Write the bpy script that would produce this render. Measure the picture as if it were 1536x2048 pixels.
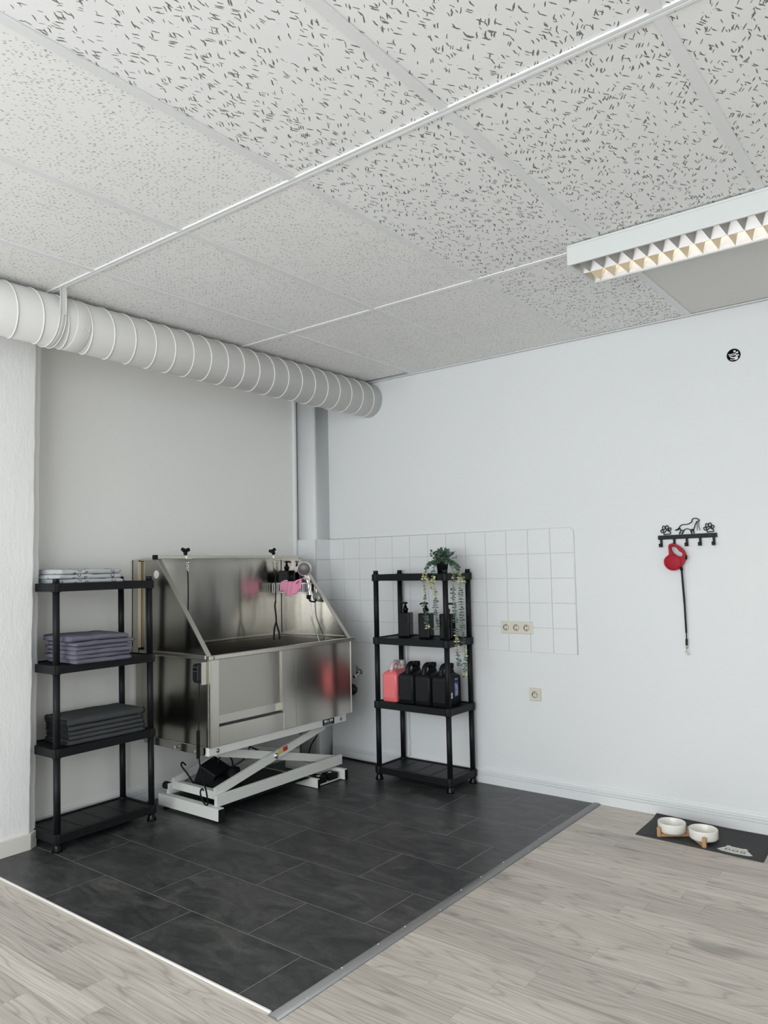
import bpy, bmesh, math, random
from mathutils import Vector, Matrix, noise
PI = math.pi
for o in list(bpy.data.objects): bpy.data.objects.remove(o)
sc = bpy.context.scene
COL = sc.collection
# ---------------------------------------------------------------- camera, world, light, exposure
H = 2.7393                       # ceiling height
cd = bpy.data.cameras.new('camera'); cam = bpy.data.objects.new('camera', cd); COL.objects.link(cam)
cd.sensor_fit = 'HORIZONTAL'; cd.sensor_width = 36.0; cd.lens = 36.0*1512.6/1536.0
cd.clip_start = 0.05
YAW, PITCH, ROLL = 0.660922, 0.0715554, -0.0203068
fw = Vector((-math.sin(YAW)*math.cos(PITCH), math.cos(YAW)*math.cos(PITCH), math.sin(PITCH)))
rt = fw.cross(Vector((0, 0, 1))).normalized(); up = rt.cross(fw)
r2 = rt*math.cos(ROLL)+up*math.sin(ROLL); u2 = -rt*math.sin(ROLL)+up*math.cos(ROLL)
mw = Matrix((r2, u2, -fw)).transposed().to_4x4(); mw.translation = Vector((3.8569, -4.2832, 1.39405))
cam.matrix_world = mw
sc.camera = cam
w = bpy.data.worlds.new('world'); sc.world = w; w.use_nodes = True
bg = w.node_tree.nodes['Background']; bg.inputs[0].default_value = (0.80, 0.90, 1.0, 1); bg.inputs[1].default_value = 1.0
def area(name, loc, rot, sx, sy, power, col):
    l = bpy.data.lights.new(name, 'AREA'); l.shape = 'RECTANGLE'; l.size = sx; l.size_y = sy; l.energy = power; l.color = col
    o = bpy.data.objects.new(name, l); o.location = loc; o.rotation_euler = rot; COL.objects.link(o); return o
# daylight through the shop windows behind the camera
area('window_daylight', (3.0, -6.62, 1.50), (PI/2, 0, 0), 5.2, 2.2, 330, (0.93, 0.97, 1.0))
sc.view_settings.view_transform = 'Standard'; sc.view_settings.look = 'None'
sc.view_settings.gamma = 1.0; sc.view_settings.use_curve_mapping = False
sc.view_settings.exposure = -0.64
try:
    sc.cycles.use_denoising = True; sc.cycles.max_bounces = 7; sc.cycles.diffuse_bounces = 5; sc.cycles.glossy_bounces = 4
    sc.cycles.use_adaptive_sampling = True; sc.cycles.adaptive_threshold = 0.06
    sc.cycles.sample_clamp_indirect = 6.0
except Exception: pass

# ---------------------------------------------------------------- mesh helpers
class MB:
    def __init__(s): s.v = []; s.f = []; s.sm = []
    def add(s, vs, fs, smooth=False):
        n = len(s.v); s.v += [tuple(q) for q in vs]
        for f in fs: s.f.append(tuple(i+n for i in f)); s.sm.append(smooth)
        return s
    def box(s, a, b, M=None):
        x0, y0, z0 = a; x1, y1, z1 = b
        vs = [Vector(q) for q in ((x0,y0,z0),(x1,y0,z0),(x1,y1,z0),(x0,y1,z0),(x0,y0,z1),(x1,y0,z1),(x1,y1,z1),(x0,y1,z1))]
        if M is not None: vs = [M@q for q in vs]
        return s.add(vs, [(0,3,2,1),(4,5,6,7),(0,1,5,4),(1,2,6,5),(2,3,7,6),(3,0,4,7)])
    def beam(s, p, q, wx, wz, upv=(0, 0, 1)):
        p = Vector(p); q = Vector(q); d = (q-p); L = d.length; d.normalize()
        u = Vector(upv); sd = d.cross(u)
        if sd.length < 1e-4: sd = d.cross(Vector((1, 0, 0)))
        sd.normalize(); u = sd.cross(d)
        M = Matrix((sd, d, u)).transposed().to_4x4(); M.translation = p
        return s.box((-wx/2, 0, -wz/2), (wx/2, L, wz/2), M)
    def prism(s, pts, lo, hi, axis='y', smooth=False):
        # pts 2-D outline; axis = extrusion axis
        n = len(pts)
        def P(a, b, t): return {'y': (a, t, b), 'x': (t, a, b), 'z': (a, b, t)}[axis]
        vs = [P(a, b, lo) for a, b in pts]+[P(a, b, hi) for a, b in pts]
        fs = [tuple(range(n))[::-1], tuple(range(n, 2*n))]+[(i, (i+1) % n, n+(i+1) % n, n+i) for i in range(n)]
        s.add(vs, fs[:2]); m = len(s.v)-2*n
        for f in fs[2:]: s.f.append(tuple(i+m for i in f)); s.sm.append(smooth)
        return s
    def tube(s, path, r, n=8, closed=False, cap=True):
        path = [Vector(q) for q in path]; N = len(path); rs = r if isinstance(r, (list, tuple)) else [r]*N
        prev = None; rings = []
        for i, q in enumerate(path):
            a = path[(i-1) % N] if (closed or i) else q; b = path[(i+1) % N] if (closed or i < N-1) else q
            t = (b-a)
            if t.length < 1e-9: t = Vector((0, 0, 1))
            t.normalize()
            if prev is None:
                u = t.cross(Vector((0, 0, 1)))
                if u.length < .05: u = t.cross(Vector((1, 0, 0)))
            else: u = prev-t*prev.dot(t)
            u.normalize(); prev = u; vv = t.cross(u)
            rings.append([q+(u*math.cos(2*PI*k/n)+vv*math.sin(2*PI*k/n))*rs[i] for k in range(n)])
        vs = [q for rg in rings for q in rg]; fs = []
        for i in range(N if closed else N-1):
            j = (i+1) % N
            for k in range(n): fs.append((i*n+k, i*n+(k+1) % n, j*n+(k+1) % n, j*n+k))
        s.add(vs, fs, True)
        if cap and not closed:
            m = len(s.v)-N*n
            s.f.append(tuple(m+k for k in range(n))[::-1]); s.sm.append(False)
            s.f.append(tuple(m+(N-1)*n+k for k in range(n))); s.sm.append(False)
        return s
    def lathe(s, prof, c=(0, 0, 0), n=24, axis='z', smooth=True, cap=True):
        vs = []; c = Vector(c)
        for r, h in prof:
            for k in range(n):
                a = 2*PI*k/n; x, y = r*math.cos(a), r*math.sin(a)
                vs.append(c+Vector({'z': (x, y, h), 'y': (x, h, y), 'x': (h, x, y)}[axis]))
        fs = [(i*n+k, i*n+(k+1) % n, (i+1)*n+(k+1) % n, (i+1)*n+k) for i in range(len(prof)-1) for k in range(n)]
        m0 = len(s.v); s.add(vs, fs, smooth)
        if cap and prof[0][0] > 1e-6: s.f.append(tuple(m0+k for k in range(n))[::-1]); s.sm.append(False)
        if cap and prof[-1][0] > 1e-6: s.f.append(tuple(m0+(len(prof)-1)*n+k for k in range(n))); s.sm.append(False)
        return s
    def mesh(s, name):
        me = bpy.data.meshes.new(name); me.from_pydata(s.v, [], s.f); me.update()
        me.polygons.foreach_set('use_smooth', s.sm)
        bm = bmesh.new(); bm.from_mesh(me); bmesh.ops.recalc_face_normals(bm, faces=bm.faces); bm.to_mesh(me); bm.free()
        return me
def link(o, parent=None):
    COL.objects.link(o)
    if parent is not None: o.parent = parent
    return o
def tag(o, label=None, cat=None, group=None, kind=None):
    if label: o['label'] = label
    if cat: o['category'] = cat
    if group: o['group'] = group
    if kind: o['kind'] = kind
    return o
ORG = {}
def O(name, mb, mat, parent=None, bevel=0, seg=2, local=False, loc=None):
    """one mesh object; vertices are world coordinates unless local"""
    me = mb.mesh(name) if isinstance(mb, MB) else mb
    if not me.materials: me.materials.append(mat)
    o = bpy.data.objects.new(name, me); link(o, parent)
    if parent is not None and not local:
        p = parent; off = Vector()
        while p is not None: off += p.location; p = p.parent
        o.location = -off
    if loc is not None: o.location = loc
    if bevel:
        m = o.modifiers.new('bevel', 'BEVEL'); m.width = bevel; m.segments = seg; m.limit_method = 'ANGLE'; m.angle_limit = 0.6
        m.harden_normals = False
    return o
def E(name, loc, label, cat, group=None, rz=0):
    o = bpy.data.objects.new(name, None); o.empty_display_size = .05; o.location = loc; o.rotation_euler = (0, 0, rz)
    COL.objects.link(o); return tag(o, label, cat, group)
def S(name, mb, mat, parent=None, bevel=0, seg=2): 
    o = O(name, mb, mat, parent, bevel, seg)
    if parent is None: tag(o, kind='structure')
    return o
def copy_tree(o, parent=None):
    c = o.copy(); COL.objects.link(c); c.parent = parent
    for ch in list(o.children): copy_tree(ch, c)
    return c
def smooth_path(pts, n=6, closed=False):
    pts = [Vector(q) for q in pts]; N = len(pts); out = []
    for i in range(N if closed else N-1):
        g = lambda k: pts[k % N] if closed else pts[max(0, min(N-1, k))]
        a, b, c, d = g(i-1), g(i), g(i+1), g(i+2)
        for k in range(n):
            t = k/n
            out.append(0.5*((2*b)+(c-a)*t+(2*a-5*b+4*c-d)*t*t+(3*b-a-3*c+d)*t**3))
    if not closed: out.append(pts[-1])
    return out

# ---------------------------------------------------------------- materials
class NT:
    def __init__(s, name):
        s.m = bpy.data.materials.new(name); s.m.use_nodes = True; s.t = s.m.node_tree; s.b = s.t.nodes['Principled BSDF']
    def n(s, typ, **kw):
        x = s.t.nodes.new(typ)
        for k, v in kw.items():
            if k in x.inputs: x.inputs[k].default_value = v
            else: setattr(x, k, v)
        return x
    def l(s, a, b): s.t.links.new(a, b)
    def math(s, op, a, b=None, clamp=False):
        x = s.t.nodes.new('ShaderNodeMath'); x.operation = op; x.use_clamp = clamp
        for i, q in enumerate((a, b)):
            if q is None: continue
            if isinstance(q, (int, float)): x.inputs[i].default_value = q
            else: s.l(q, x.inputs[i])
        return x.outputs[0]
    def ramp(s, fac, stops):
        r = s.t.nodes.new('ShaderNodeValToRGB'); e = r.color_ramp.elements
        while len(e) < len(stops): e.new(0.5)
        for q, (p, c) in zip(e, stops): q.position = p; q.color = (c[0], c[1], c[2], 1) if not isinstance(c, (int, float)) else (c, c, c, 1)
        s.l(fac, r.inputs[0]); return r.outputs[0]
    def mixc(s, fac, a, b):
        x = s.t.nodes.new('ShaderNodeMix'); x.data_type = 'RGBA'
        for sock, q in ((x.inputs[0], fac), (x.inputs[6], a), (x.inputs[7], b)):
            if isinstance(q, (int, float)): sock.default_value = q
            elif isinstance(q, tuple): sock.default_value = (q[0], q[1], q[2], 1)
            else: s.l(q, sock)
        return x.outputs[2]
    def coord(s, kind='Object', scale=(1, 1, 1), rot=(0, 0, 0), loc=(0, 0, 0)):
        c = s.t.nodes.new('ShaderNodeTexCoord'); m = s.t.nodes.new('ShaderNodeMapping')
        m.inputs[1].default_value = loc; m.inputs[2].default_value = rot; m.inputs[3].default_value = scale
        s.l(c.outputs[kind], m.inputs[0]); return m.outputs[0]
    def pos(s, scale=(1, 1, 1), rot=(0, 0, 0)):
        c = s.t.nodes.new('ShaderNodeNewGeometry'); m = s.t.nodes.new('ShaderNodeMapping')
        m.inputs[2].default_value = rot; m.inputs[3].default_value = scale
        s.l(c.outputs['Position'], m.inputs[0]); return m.outputs[0]
    def noise(s, vec, scale, detail=3, rough=.5, dist=0):
        x = s.n('ShaderNodeTexNoise', Scale=scale, Detail=detail, Roughness=rough, Distortion=dist); s.l(vec, x.inputs['Vector']); return x.outputs[0]
    def bump(s, h, strength, dist=.01):
        x = s.n('ShaderNodeBump', Strength=strength, Distance=dist); s.l(h, x.inputs['Height']); s.l(x.outputs[0], s.b.inputs['Normal']); return x
    def base(s, c):
        if isinstance(c, tuple): s.b.inputs['Base Color'].default_value = (c[0], c[1], c[2], 1)
        else: s.l(c, s.b.inputs['Base Color'])
    def set(s, **kw):
        for k, v in kw.items(): s.b.inputs[k.replace('_', ' ')].default_value = v
        return s
def M(name, col, rough=.5, metal=0, nscale=0, nvar=.0, bump=0, bscale=60, bdist=.002, **kw):
    t = NT(name); t.set(Roughness=rough, Metallic=metal, **kw)
    v = t.coord('Object')
    if nvar:
        f = t.noise(v, nscale or 8, 4)
        t.base(t.mixc(f, tuple(c*(1-nvar) for c in col), tuple(min(1, c*(1+nvar)) for c in col)))
    else: t.base(tuple(col))
    if bump: t.bump(t.noise(v, bscale, 4), bump, bdist)
    return t.m
m_wall = M('wall_white_paint', (.74, .755, .76), .62, nscale=1.3, nvar=.02, bump=.12, bscale=35, bdist=.003)
m_recess = M('recess_paint', (.82, .815, .785), .62, nscale=1.5, nvar=.03, bump=.1, bscale=35, bdist=.003)
def plaster():
    t = NT('rough_plaster'); t.set(Roughness=.7); v = t.pos((1, 1, .5)); t.base((.86, .855, .84))
    a = t.noise(v, 14, 6, .6, .6); b = t.noise(t.pos((1, 1, .25), (.3, 0, 0)), 45, 5, .7, 1.2)
    t.bump(t.math('ADD', a, t.math('MULTIPLY', b, .45)), .42, .008); return t.m
m_plaster = plaster()
m_tilepaint = M('painted_wall_tile', (.74, .755, .76), .35, nscale=6, nvar=.012, bump=.06, bscale=20)
m_cream = M('cream_board', (.74, .715, .66), .45, nscale=4, nvar=.03)
m_skirt = M('white_skirting', (.74, .755, .76), .40, nscale=3, nvar=.015)
m_grid = M('grid_metal_white', (.76, .765, .765), .45, nscale=5, nvar=.03)
m_dark = M('dark_void', (.05, .05, .05), .9)
def ceil_mat(name, dens, length, wid, col, mark, coarse=True):
    t = NT(name); t.set(Roughness=.85)
    p = t.pos()
    info = t.n('ShaderNodeObjectInfo')
    total = None
    wob = t.n('ShaderNodeTexNoise', Scale=75.0 if coarse else 60, Detail=2); t.l(p, wob.inputs['Vector'])
    wv = t.n('ShaderNodeVectorMath', operation='SUBTRACT'); t.l(wob.outputs['Color'], wv.inputs[0]); wv.inputs[1].default_value = (.5, .5, .5)
    ws = t.n('ShaderNodeVectorMath', operation='SCALE'); t.l(wv.outputs[0], ws.inputs[0]); ws.inputs['Scale'].default_value = .0070 if coarse else .004
    pv = t.n('ShaderNodeVectorMath', operation='ADD'); t.l(p, pv.inputs[0]); t.l(ws.outputs[0], pv.inputs[1])
    layers = ((1.60, 0), (2.15, 3.1), (1.05, 7.7)) if coarse else ((1.5, 0), (.9, 5.3))
    for rot, off in layers:
        mp = t.n('ShaderNodeMapping'); mp.inputs[1].default_value = (off, off*1.7, 0); mp.inputs[2].default_value = (0, 0, rot)
        mp.vector_type = 'TEXTURE'; mp.inputs[3].default_value = (length, wid, 1); t.l(pv.outputs[0], mp.inputs[0])
        vo = t.n('ShaderNodeTexVoronoi', Scale=1.0, Randomness=1.0); vo.voronoi_dimensions = '2D'; t.l(mp.outputs[0], vo.inputs['Vector'])
        sep = t.n('ShaderNodeSeparateColor'); t.l(vo.outputs['Color'], sep.inputs[0])
        keep = t.math('LESS_THAN', sep.outputs[0], dens)
        near = t.math('LESS_THAN', vo.outputs['Distance'], t.math('ADD', t.math('MULTIPLY', sep.outputs[1], .16), .15))
        k = t.math('MULTIPLY', keep, near)
        total = k if total is None else t.math('MAXIMUM', total, k)
    pin = t.n('ShaderNodeTexVoronoi', Scale=130.0); t.l(p, pin.inputs['Vector'])
    sp = t.n('ShaderNodeSeparateColor'); t.l(pin.outputs['Color'], sp.inputs[0])
    pk = t.math('MULTIPLY', t.math('LESS_THAN', sp.outputs[0], .05 if coarse else .16), t.math('LESS_THAN', pin.outputs['Distance'], .18))
    total = t.math('MAXIMUM', total, pk)
    cl = t.mixc(t.noise(p, 5, 4), tuple(c*.96 for c in col), tuple(c*1.03 for c in col))
    t.base(t.mixc(total, cl, mark))
    h = t.math('SUBTRACT', t.math('MULTIPLY', t.noise(p, 160, 3), .15), total)
    t.bump(h, .5, .003); return t.m
m_coarse = ceil_mat('ceiling_fissured', .17, .044, .0072, (.84, .84, .825), (.17, .17, .16))
m_fine = ceil_mat('ceiling_fine_fissured', .16, .016, .0060, (.84, .835, .82), (.33, .33, .32), False)
m_plain = M('ceiling_plain', (.70, .695, .665), .85, nscale=160, nvar=.08, bump=.2, bscale=220)
def laminate():
    t = NT('grey_oak_laminate'); t.set(Roughness=.46)
    inf = t.n('ShaderNodeObjectInfo')
    g = t.n('ShaderNodeNewGeometry'); cb = t.n('ShaderNodeCombineXYZ')
    for i, k in enumerate((37.0, 91.0, 13.0)): t.l(t.math('MULTIPLY', inf.outputs['Random'], k), cb.inputs[i])
    ad = t.n('ShaderNodeVectorMath', operation='ADD'); t.l(g.outputs['Position'], ad.inputs[0]); t.l(cb.outputs[0], ad.inputs[1])
    def mp(sx, sy):
        m = t.n('ShaderNodeMapping'); m.inputs[3].default_value = (sx, sy, 1); t.l(ad.outputs[0], m.inputs[0]); return m.outputs[0]
    n1 = t.noise(mp(.75, 8.5), 1.25, 1.2, .4, .15)
    rings = t.math('FRACT', t.math('MULTIPLY', n1, 13))
    rings = t.math('ABSOLUTE', t.math('SUBTRACT', rings, .5))
    ringl = t.ramp(rings, [(0.0, 0.0), (.13, .75), (.5, 1.0)])
    fine = t.noise(mp(3, 210), 1.0, 4, .65)
    blot = t.noise(mp(1.2, 6), 1.4, 3, .55, .4)
    knot = t.ramp(t.noise(mp(2.4, 9), 1.0, 2, .5, .6), [(0, 0), (.64, 0), (.74, 1)])
    c = t.mixc(blot, (.45, .402, .354), (.745, .690, .622))
    c = t.mixc(t.math('MULTIPLY', t.math('SUBTRACT', 1.0, ringl), .50), c, (.21, .18, .16))
    c = t.mixc(t.math('MULTIPLY', t.ramp(fine, [(.35, 1.0), (.6, 0.0)]), .46), c, (.25, .215, .19))
    c = t.mixc(t.math('MULTIPLY', knot, .6), c, (.19, .168, .150))
    v = t.n('ShaderNodeHueSaturation'); t.l(c, v.inputs['Color'])
    t.l(t.math('ADD', t.math('MULTIPLY', inf.outputs['Random'], .24), .90), v.inputs['Value'])
    t.base(v.outputs[0])
    t.bump(fine, .10, .001); return t.m
m_lam = laminate()
def slate():
    t = NT('black_slate_vinyl'); t.set(Roughness=.38, Specular_IOR_Level=.45)
    inf = t.n('ShaderNodeObjectInfo'); g = t.n('ShaderNodeNewGeometry'); cb = t.n('ShaderNodeCombineXYZ')
    for i, k in enumerate((31.0, 17.0, 5.0)): t.l(t.math('MULTIPLY', inf.outputs['Random'], k), cb.inputs[i])
    ad = t.n('ShaderNodeVectorMath', operation='ADD'); t.l(g.outputs['Position'], ad.inputs[0]); t.l(cb.outputs[0], ad.inputs[1])
    m = t.n('ShaderNodeMapping'); m.inputs[3].default_value = (2.2, 4.5, 1); t.l(ad.outputs[0], m.inputs[0])
    n1 = t.noise(m.outputs[0], 1.6, 8, .66, 1.6); n2 = t.noise(m.outputs[0], 9, 6, .7, .8)
    f = t.math('ADD', t.math('MULTIPLY', n1, .7), t.math('MULTIPLY', n2, .3))
    t.base(t.ramp(f, [(.36, (.019, .021, .022)), (.47, (.037, .039, .040)), (.56, (.060, .061, .059)), (.68, (.115, .111, .103))]))
    t.bump(t.math('ADD', n2, n1), .18, .004); return t.m
m_slate = slate()
m_grout = M('grey_joint', (.30, .30, .29), .6)
m_black = M('black_plastic', (.008, .009, .0105), .46, nscale=30, nvar=.2, Specular_IOR_Level=.22)
m_gloss = M('gloss_black_plastic', (.004, .004, .005), .14, Specular_IOR_Level=.2)
m_rub = M('black_rubber', (.007, .007, .008), .55, Specular_IOR_Level=.2)
def steel(name, rough, base, streak, warp=0.0, ax='z'):
    t = NT(name); t.set(Metallic=1.0, Roughness=rough); t.base(base)
    sc_ = {'z': (1, 1, .02), 'x': (.02, 1, 1), 'y': (1, .02, 1)}[ax]
    t.set(Anisotropic=.8, Anisotropic_Rotation=.25); tg = t.n('ShaderNodeTangent'); tg.direction_type = 'RADIAL'; tg.axis = 'Z'; t.l(tg.outputs[0], t.b.inputs['Tangent'])
    n = t.noise(t.pos(sc_), 420, 2)
    if streak:
        r = t.math('MULTIPLY_ADD', n, .06); t.t.nodes[-1].inputs[2].default_value = rough-.03
        t.l(r, t.b.inputs['Roughness'])
    h = t.math('MULTIPLY', n, streak)
    if warp:
        ww = t.noise(t.pos((1, 1, .25)), 5.5, 2); h = t.math('ADD', h, t.math('MULTIPLY', ww, warp))
    t.bump(h, .35, .004); return t.m
m_steel = steel('brushed_steel_dim_reflection', .19, (.42, .405, .365), .003, 1.1)  # base darkened to paint in the dim reflection on the left end panel
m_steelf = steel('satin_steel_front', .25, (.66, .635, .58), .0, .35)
m_steel_bright = steel('brushed_steel_bright_reflection', .20, (.57, .55, .505), .003, 1.3)  # same steel with a lighter base, painting in the brighter reflection here
m_rim = M('steel_trim', (.60, .58, .53), .28, 1.0)
m_chrome = M('chrome', (.82, .82, .82), .07, 1.0)
m_alu = M('grey_aluminium', (.27, .27, .27), .45, .7, nscale=20, nvar=.08)
m_white_metal = M('white_powder_coat', (.68, .69, .655), .42, nscale=8, nvar=.03)
m_duct = M('painted_duct', (.69, .685, .66), .42, nscale=3, nvar=.03, bump=.06, bscale=25)
m_white = M('white_plastic', (.80, .80, .78), .35)
m_beige = M('beige_socket_plastic', (.66, .63, .53), .35, nscale=20, nvar=.03)
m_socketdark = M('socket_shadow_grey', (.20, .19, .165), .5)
m_wood = None
def wood(name, a, b):
    t = NT(name); t.set(Roughness=.5); n = t.noise(t.coord('Object', (3, 3, 40)), 6, 4, .6, .5); t.base(t.mixc(n, a, b)); return t.m
m_bamboo = wood('bamboo', (.36, .20, .085), (.55, .33, .16))
m_pine = wood('pine', (.58, .46, .30), (.75, .63, .45))
m_ceramic = M('white_ceramic', (.78, .765, .71), .22)
m_mat = M('charcoal_mat', (.036, .036, .038), .8, nscale=40, nvar=.1, bump=.2, bscale=400)
m_print = M('pale_print', (.66, .66, .62), .7)
def cloth(name, a, b, sc_=14, bump=.5, spots=None):
    t = NT(name); t.set(Roughness=.95); v = t.coord('Object'); n = t.noise(v, sc_, 5, .6)
    c = t.mixc(n, a, b)
    if spots:
        dn = t.noise(v, 24, 2); 
        vo = t.n('ShaderNodeTexVoronoi', Scale=spots[1]); t.l(v, vo.inputs['Vector'])
        d = t.math('ADD', vo.outputs['Distance'], t.math('MULTIPLY', t.math('SUBTRACT', dn, .5), .12))
        sp = t.n('ShaderNodeSeparateColor'); t.l(vo.outputs['Color'], sp.inputs[0])
        ring = t.math('LESS_THAN', t.math('ABSOLUTE', t.math('SUBTRACT', d, spots[2])), spots[3])
        ring = t.math('MULTIPLY', ring, t.math('LESS_THAN', sp.outputs[0], spots[4]))
        c = t.mixc(ring, c, spots[0])
    t.base(c); t.bump(t.noise(v, 330, 3), bump, .002); return t.m
m_tw_print = cloth('grey_printed_towel', (.40, .42, .44), (.55, .57, .58), 10, .4, ((.05, .055, .06), 26, .26, .045, .85))
m_tw_purple = cloth('mauve_grey_towel', (.105, .105, .145), (.175, .175, .225), 12, .6, ((.02, .02, .03), 18, .05, .10, .22))
m_tw_grey = cloth('dark_grey_towel', (.040, .044, .047), (.062, .068, .070), 10, .6)
m_bind = M('black_binding', (.006, .006, .007), .8)
m_pink = cloth('pink_cloth', (.84, .30, .46), (.90, .38, .54), 9, .15)
m_pinkdark = M('deep_pink_inside', (.40, .03, .08), .8)
def liquid():
    t = NT('pink_shampoo_jug'); t.set(Roughness=.32, Subsurface_Weight=.25); t.b.inputs['Subsurface Radius'].default_value = (.05, .02, .02)
    z = t.n('ShaderNodeSeparateXYZ'); tc = t.n('ShaderNodeTexCoord'); t.l(tc.outputs['Object'], z.inputs[0])
    f = t.math('GREATER_THAN', z.outputs[2], .208)
    t.base(t.mixc(f, (.84, .19, .20), (.66, .55, .54))); return t.m
m_jugpink = liquid()
m_red = M('red_plastic', (.36, .004, .020), .48, nscale=20, nvar=.1, Specular_IOR_Level=.22)
m_dull = M('dull_chrome', (.50, .50, .49), .22, 1.0)
m_web = M('black_webbing', (.010, .010, .011), .8)
m_leaf = M('green_leaf', (.070, .125, .085), .55, nscale=30, nvar=.35)
m_leafy = M('yellow_green_leaf', (.54, .52, .28), .55, nscale=30, nvar=.25)
m_clear = M('translucent_holder', (.62, .62, .58), .12, Transmission_Weight=.75)
m_blue = M('blue_print', (.03, .06, .25), .5)
m_cyan = M('cyan_print', (.10, .45, .65), .5)
m_txt = M('white_print', (.75, .76, .78), .5)
m_navy = M('dark_navy_plastic', (.012, .018, .032), .3)
m_yel = M('yellow_sticker', (.62, .50, .10), .5); m_rsti = M('red_sticker', (.50, .03, .03), .5)
m_refl = M('louvre_reflector', (.78, .78, .80), .22, .75)
m_blade = M('louvre_blade', (.50, .49, .46), .45, .2)

# ---------------------------------------------------------------- the setting
XR, YF = 6.2, -6.5          # right wall, front wall
# floor: laminate base with planks, slate tiles
floor = S('floor', MB().box((-.6, YF, -.06), (XR, .1, -.012)), m_grout)
rng = random.Random(4)
def plank(x0, x1, y0, y1):
    O('plank', MB().box((x0+.0004, y0+.0004, -.012), (x1-.0004, y1-.0004, 0.0)), m_lam, floor)
PW = .0975
for r in range(0, 36):
    y1 = -.0200-PW*r; y0 = y1-PW
    if y0 > -2.50: xs = 2.05
    else: xs = -.15
    if r == 26 or r == 25: pass
    xe = 3.75 if y1 > -1.6 else 3.3 if y1 > -2.7 else 2.7
    if y0 <= -2.50 and y1 > -2.565:
        # the row that runs beside the tile field
        plank(2.05, 2.9, y0, y1); plank(2.9, xe, y0, y1); plank(-.15, .9, y0, -2.565); plank(.9, 2.05, y0, -2.565); continue
    x = xs; first = True
    while x < xe-.05:
        L = rng.uniform(.25, .95) if first else rng.uniform(.62, 1.15)
        x1 = min(x+L, xe)
        if xe-x1 < .3: x1 = xe
        plank(x, x1, y0, y1); x = x1; first = False
rest = MB().box((3.75, -1.6, -.012), (XR, .0, -.0005)).box((3.3, -2.7, -.012), (XR, -1.6, -.0005)).box((2.7, YF, -.012), (XR, -2.7, -.0005)).box((-.6, YF, -.012), (2.7, -.0200-PW*36, -.0005)).box((2.05, -.0200, -.012), (XR, .05, -.0005)).box((-.6, -.0200-PW*36, -.012), (-.15, -2.565, -.0005))
O('plank_field', rest, m_lam, floor)
O('tile_bed', MB().box((-.25, -2.556, -.012), (2.045, .02, .0024)), m_grout, floor)
ys = [-2.556, -2.257, -1.93, -1.602, -1.27, -.942, -.617, -.29, .0]
offs = [.618, .955, .645, .960, .650, .995, .72, .38]
G_ = .0014
for i in range(8):
    xs = [offs[i]+k*.6235 for k in range(-3, 4)]
    xs = [-.25]+[q for q in xs if -.2 < q < 2.0]+[2.045]
    for a, b in zip(xs[:-1], xs[1:]):
        if b-a < .01: continue
        O('floor_tile', MB().box((a+G_, ys[i]+G_, -.004), (b-G_, ys[i+1]-G_, .0028)), m_slate, floor)
# trims at the edges of the tile field
t1 = S('trim_1', MB().prism([(2.030, .0), (2.030, .004), (2.040, .0085), (2.066, .0085), (2.076, .003), (2.076, 0)], -2.578, -.016, 'y', True), m_alu)
for k in range(12):
    yy = -2.44+k*.19+(.012*(k % 3)); O('screw', MB().lathe([(.0042, 0), (.0042, .0016), (.002, .0026), (0, .0026)], (2.042+(.0 if k % 4 else .026), yy, .0082 if k % 4 else .005), 10), m_chrome, t1)
S('trim_2', MB().box((-.2, -2.565, .0), (2.026, -2.5565, .007)), M('white_edge_strip', (.80, .78, .73), .4), bevel=.0015)
# back wall with painted tiles
hx, hz, hr = 2.908, 2.478, .033
def wall_back_mesh():
    mb = MB(); n = 32
    c = [(hx+hr*math.cos(2*PI*k/n), hz+hr*math.sin(2*PI*k/n)) for k in range(n)]
    x0, x1, z0, z1 = -.35, XR, -.05, 2.95
    sq = []
    for k in range(n):
        a = 2*PI*k/n; dx, dz = math.cos(a), math.sin(a); tt = min((.1/abs(dx)) if abs(dx) > 1e-6 else 9, (.1/abs(dz)) if abs(dz) > 1e-6 else 9)
        sq.append((hx+dx*tt, hz+dz*tt))
    vs = [(x, 0, z) for x, z in c]+[(x, 0, z) for x, z in sq]+[(x, .05, z) for x, z in c]
    mb.add(vs, [(k, (k+1) % n, n+(k+1) % n, n+k) for k in range(n)]+[(k, (k+1) % n, 2*n+(k+1) % n, 2*n+k) for k in range(n)]+[tuple(2*n+k for k in range(n))])
    a, b, p, q = hx-.1, hx+.1, hz-.1, hz+.1
    for X0, X1, Z0, Z1 in ((x0, a, z0, z1), (b, x1, z0, z1), (a, b, z0, p), (a, b, q, z1)):
        mb.add([(X0, 0, Z0), (X1, 0, Z0), (X1, 0, Z1), (X0, 0, Z1)], [(0, 1, 2, 3)])
    mb.add([(x0, .12, z0), (x1, .12, z0), (x1, .12, z1), (x0, .12, z1)], [(0, 1, 2, 3)])
    return mb
wall_back = S('wall_back', wall_back_mesh(), m_wall)
TP, WX, WZ = .15186, 1.9641, .8451
tile_me = {}
def wall_tile(x0, x1, z0, z1, clip=False):
    g = .0009
    if clip: mb = MB().prism([(x0+g, z0+.0013), (x1-g, z0+.0013), (x1-g, z1-.018), (x1-.016, z1-g), (x0+g, z1-g)], -.0062, -.0005, 'y')
    else: mb = MB().box((x0+g, -.0062, z0+.0013), (x1-g, -.0005, z1-.0013))
    o = O('wall_tile', mb, m_tilepaint, wall_back, bevel=.0009, seg=1)
    return o
for r in range(5):
    z0 = WZ+r*TP
    for c in range(13):
        x1 = WX-c*TP; x0 = max(x1-TP, .0005)
        if x1-x0 < .02: continue
        wall_tile(x0, x1, z0, z0+TP, r == 4 and c == 0)
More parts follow.
